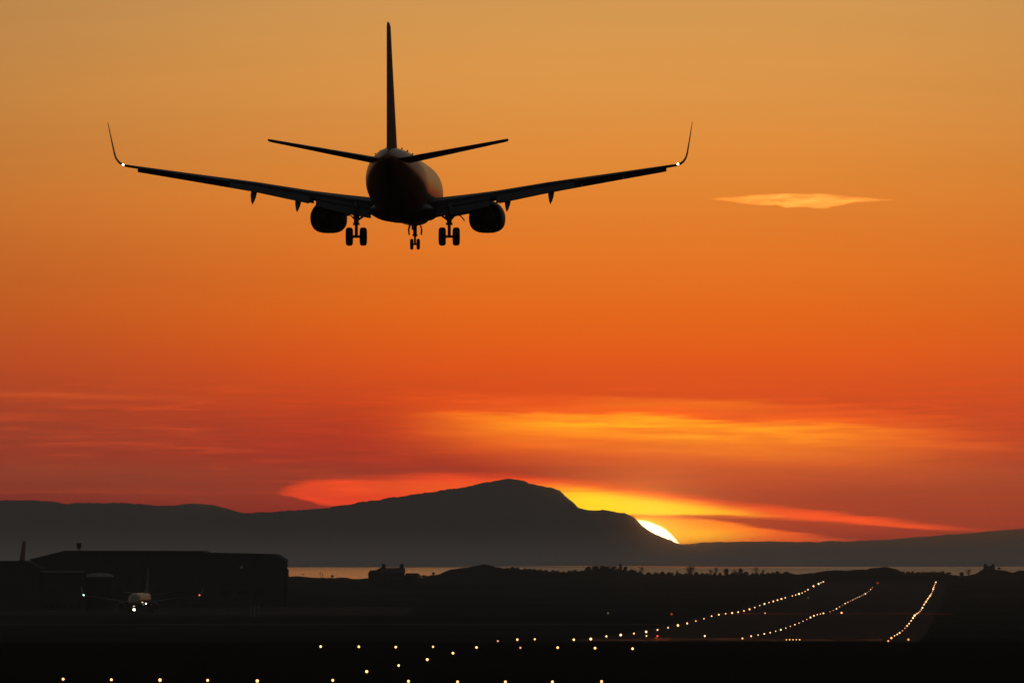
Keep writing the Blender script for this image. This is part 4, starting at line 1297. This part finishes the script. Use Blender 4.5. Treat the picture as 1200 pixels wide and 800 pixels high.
def lamp(name, x, d, m, label, group=None, size=1.0):
    r = round((0.10 + d * 4.4e-5) * size * 33) / 33
    r = max(r, .08)
    o = bpy.data.objects.new(name, lamp_mesh(r, m))
    COL.objects.link(o); o.location = (x, d, gz(d))
    tag(o, label, 'light', group)
    return o


def far_label(row, n, total, near, far):
    return near % ORD[n] if n < 12 else far


for n in range(len(LEFT)):
    d = 85.3 * (22.95 + n)
    if n in (26, 33, 35): continue
    lamp('runway_light', XL(d), d, rl.choice(('runway_lamp', 'runway_lamp', 'approach_lamp')),
         f'{ORD[n]} white light from the near end of the runway\'s left edge row' if n < 12 else 'one of the close-set white lights in the upper part of the runway\'s left edge row',
         'left edge lights of the runway', rl.choice((.6, .8, .95, 1.1)))
CEN = [1975, 2055] + [2125 + 66 * k for k in range(0, 17)] + [3266 + 84 * k for k in range(0, 20)]
k_ = 0
for i, d in enumerate(CEN):
    if d > 4800 or (3130 < d < 3260): continue
    x = XL(d) + WID / 2
    lamp('runway_light', x, d, 'dim_lamp' if (d > 3260 and i % 3) else ('runway_lamp' if i % 4 else 'approach_lamp'),
         f'{ORD[k_]} light from the near end of the runway\'s middle row' if k_ < 10 else ('small close-set light in the middle row below the wet crossing strip' if d < 3150 else 'small close-set light in the middle row above the wet crossing strip'),
         'centre lights of the runway', rl.choice((.4, .5, .6, .75)))
    k_ += 1
d = 1905.0; k_ = 0
while d < 5190:
    x = XL(d) + WID
    lamp('runway_light', x, d, rl.choice(('runway_lamp', 'runway_lamp', 'approach_lamp', 'dim_lamp')),
         f'{ORD[k_]} white light from the near end of the runway\'s right edge row' if k_ < 10 else ('close-set light in the right edge row below the wet crossing strip' if d < 3200 else 'close-set light in the right edge row above the wet crossing strip'),
         'right edge lights of the runway', rl.choice((.5, .65, .8, 1.0)))
    d += 92.0 * rl.choice((.9, 1.0, 1.1)) if d < 3300 else 118.0 * rl.choice((.8, 1.0, 1.2))
    k_ += 1

# approach lights in the dark field
def ap(px, py, m, label, group, size=1.0):
    d = depth_at(py); lamp('approach_light', (px - 600) / F * d, d, m, label, group, size)


UP = [(375.8, 757.0, 1), (420.5, 757.2, 1), (463.8, 757.7, 1.1), (507.5, 757.3, .9), (558.4, 758.1, 1.05), (609.8, 758.5, .9), (653.5, 758.3, 1), (697.3, 758.8, 1), (741.3, 759.4, 1)]
for i, (x, y, s) in enumerate(UP):
    ap(x, y, 'dim_lamp' if i == 5 else 'approach_lamp', f'{ORD[i]} amber light from the left in the upper cross row of the dark field', 'upper cross row of approach lights', s)
for i, (x, y) in enumerate([(530.8, 764.7), (500.7, 772.3), (467.2, 779.2), (429.7, 786.3)]):
    ap(x, y, 'approach_lamp', f'{ORD[i]} light from the top of the slanting row between the two cross rows', 'slanting row of approach lights', .9 if i == 2 else 1.05)
LOW = [(74, 795.3), (130.5, 795.9), (187.5, 796.2), (243.3, 796.5), (301.5, 797.1), (390, 796.7), (429.9 + 48.8, 797.8), (536.2, 798.2), (592.3, 798.2), (647.4, 798.2), (705, 798.0)]
for i, (x, y) in enumerate(LOW):
    ap(x, y, 'approach_lamp', f'{ORD[i]} amber light from the left in the bottom cross row of the picture', 'bottom cross row of approach lights', 1.05 if i in (2, 4) else .95)
for i, (x, y, m, s) in enumerate([(583.4, 750.6, 'dim_lamp', .8), (606.2, 748.9, 'approach_lamp', 1.0), (626.7, 748.5, 'approach_lamp', .85), (672.4, 749.0, 'runway_lamp', .9)]):
    ap(x, y, m, f'{ORD[i]} light from the left of the four leading up to the runway\'s left edge row', 'lights leading to the left edge row', s)
for i in range(5):
    d = 1938.0; x = (921.5 + i * 3.9 - 600) / F * d
    lamp('threshold_light', x, d, 'approach_lamp', f'{ORD[i]} small yellow light from the left in the tight threshold cluster', 'yellow threshold cluster', .35 + .1 * (i in (1, 4)))


def single(px, py, m, label, size=1.0):
    d = depth_at(py); lamp('airfield_light', (px - 600) / F * d, d, m, label, None, size)


single(757.6, 744.6, 'approach_lamp', 'small light in the red wet strip directly under the fifth left edge light', .7)
single(826.0, 744.7, 'runway_lamp', 'bright orange light in the middle of the red wet strip', .75)
single(770.5, 744.8, 'red_lamp', 'red light in the red wet strip left of the bright orange one', .8)
single(896.5, 717.9, 'dim_lamp', 'pinkish light on the thin crossing strip left of the middle row', .7)
single(986.2, 717.5, 'approach_lamp', 'yellow light on the thin crossing strip right of the middle row', .95)
single(1064.5, 748.9, 'dim_lamp', 'lone orange light right of the near end of the right edge row', .9)
single(787.0, 719.0, 'faint_red_lamp', 'faint red light on the dark grass left of the left edge row', 1.3)
single(712.5, 718.0, 'faint_lamp', 'faint olive light on the dark grass far left of the left edge row', 1.2)
single(947.0, 700.0, 'dim_lamp', 'tiny pale light on the runway below the upper left edge row', .35)
single(1028.5, 682.8, 'faint_red_lamp', 'faint red light just beyond the far end of the middle row', 1.3)
single(309.5, 699.0, 'red_lamp', 'small dim red light in front of the right end of the hangar', .55)

# ------------------------------------------------------------------ the single glowing cloud, far beyond the hills
cd = 42000.0
cc = P(942, 237, cd)
cw, ch_, cdp = 112 / F * cd, 10.0 / F * cd, 190.0
bm = bmesh.new(); NX, NA = 72, 28; rings = []
for i in range(NX + 1):
    t = i / NX
    x = -cw + 2 * cw * t
    e = (max(0.0, 1 - (2 * t - 1) ** 2)) ** .7 * (1.0 if t < .62 else max(.06, 1.0 - (t - .62) * 2.15)) * (.35 + .65 * min(1, t / .28)) + .012
    n1 = mnoise.noise(Vector((t * 7, 1.7, 0))); n2 = mnoise.noise(Vector((t * 17, 5.5, 0)))
    top_ = ch_ * e * (.62 + .10 * n2); bot_ = ch_ * e * (1.05 + .5 * n1 + .25 * n2)
    zc = ch_ * (.42 - .12 * t)
    rings.append([(x, cdp * e * math.cos(2 * math.pi * k / NA), zc + (top_ if math.sin(2 * math.pi * k / NA) > 0 else bot_) * math.sin(2 * math.pi * k / NA)) for k in range(NA)])
loft(bm, rings)
cloud = link('cloud', bm, bpy.data.materials.new('thin_cloud'), smooth_deg=80)
cloud.location = cc
cm = cloud.data.materials[0]; cm.use_nodes = True; cm.node_tree.nodes.clear()
_o = cm.node_tree.nodes.new('ShaderNodeOutputMaterial'); _v = cm.node_tree.nodes.new('ShaderNodeVolumePrincipled')
_v.inputs['Density'].default_value = 0.0; _v.inputs['Color'].default_value = (0.98, 0.92, 0.8, 1); _v.inputs['Anisotropy'].default_value = 0.75
cm.node_tree.links.new(_v.outputs[0], _o.inputs['Volume'])
_t = cm.node_tree.nodes.new('ShaderNodeTexCoord'); _m = cm.node_tree.nodes.new('ShaderNodeMapping'); _m.inputs['Scale'].default_value = (0.009, 0.004, 0.075)
_m.inputs['Rotation'].default_value = (0, R(1.5), 0)
_n = cm.node_tree.nodes.new('ShaderNodeTexNoise'); _n.inputs['Scale'].default_value = 1.0; _n.inputs['Detail'].default_value = 5; _n.inputs['Roughness'].default_value = 0.6
_r = cm.node_tree.nodes.new('ShaderNodeMapRange'); _r.inputs[1].default_value = 0.33; _r.inputs[2].default_value = 0.68; _r.inputs[3].default_value = 0.0; _r.inputs[4].default_value = 0.0012
cm.node_tree.links.new(_t.outputs['Object'], _m.inputs[0]); cm.node_tree.links.new(_m.outputs[0], _n.inputs['Vector'])
cm.node_tree.links.new(_n.outputs['Fac'], _r.inputs[0]); cm.node_tree.links.new(_r.outputs[0], _v.inputs['Density'])
tag(cloud, 'single small lens-shaped cloud glowing yellow in the right of the sky', 'cloud')
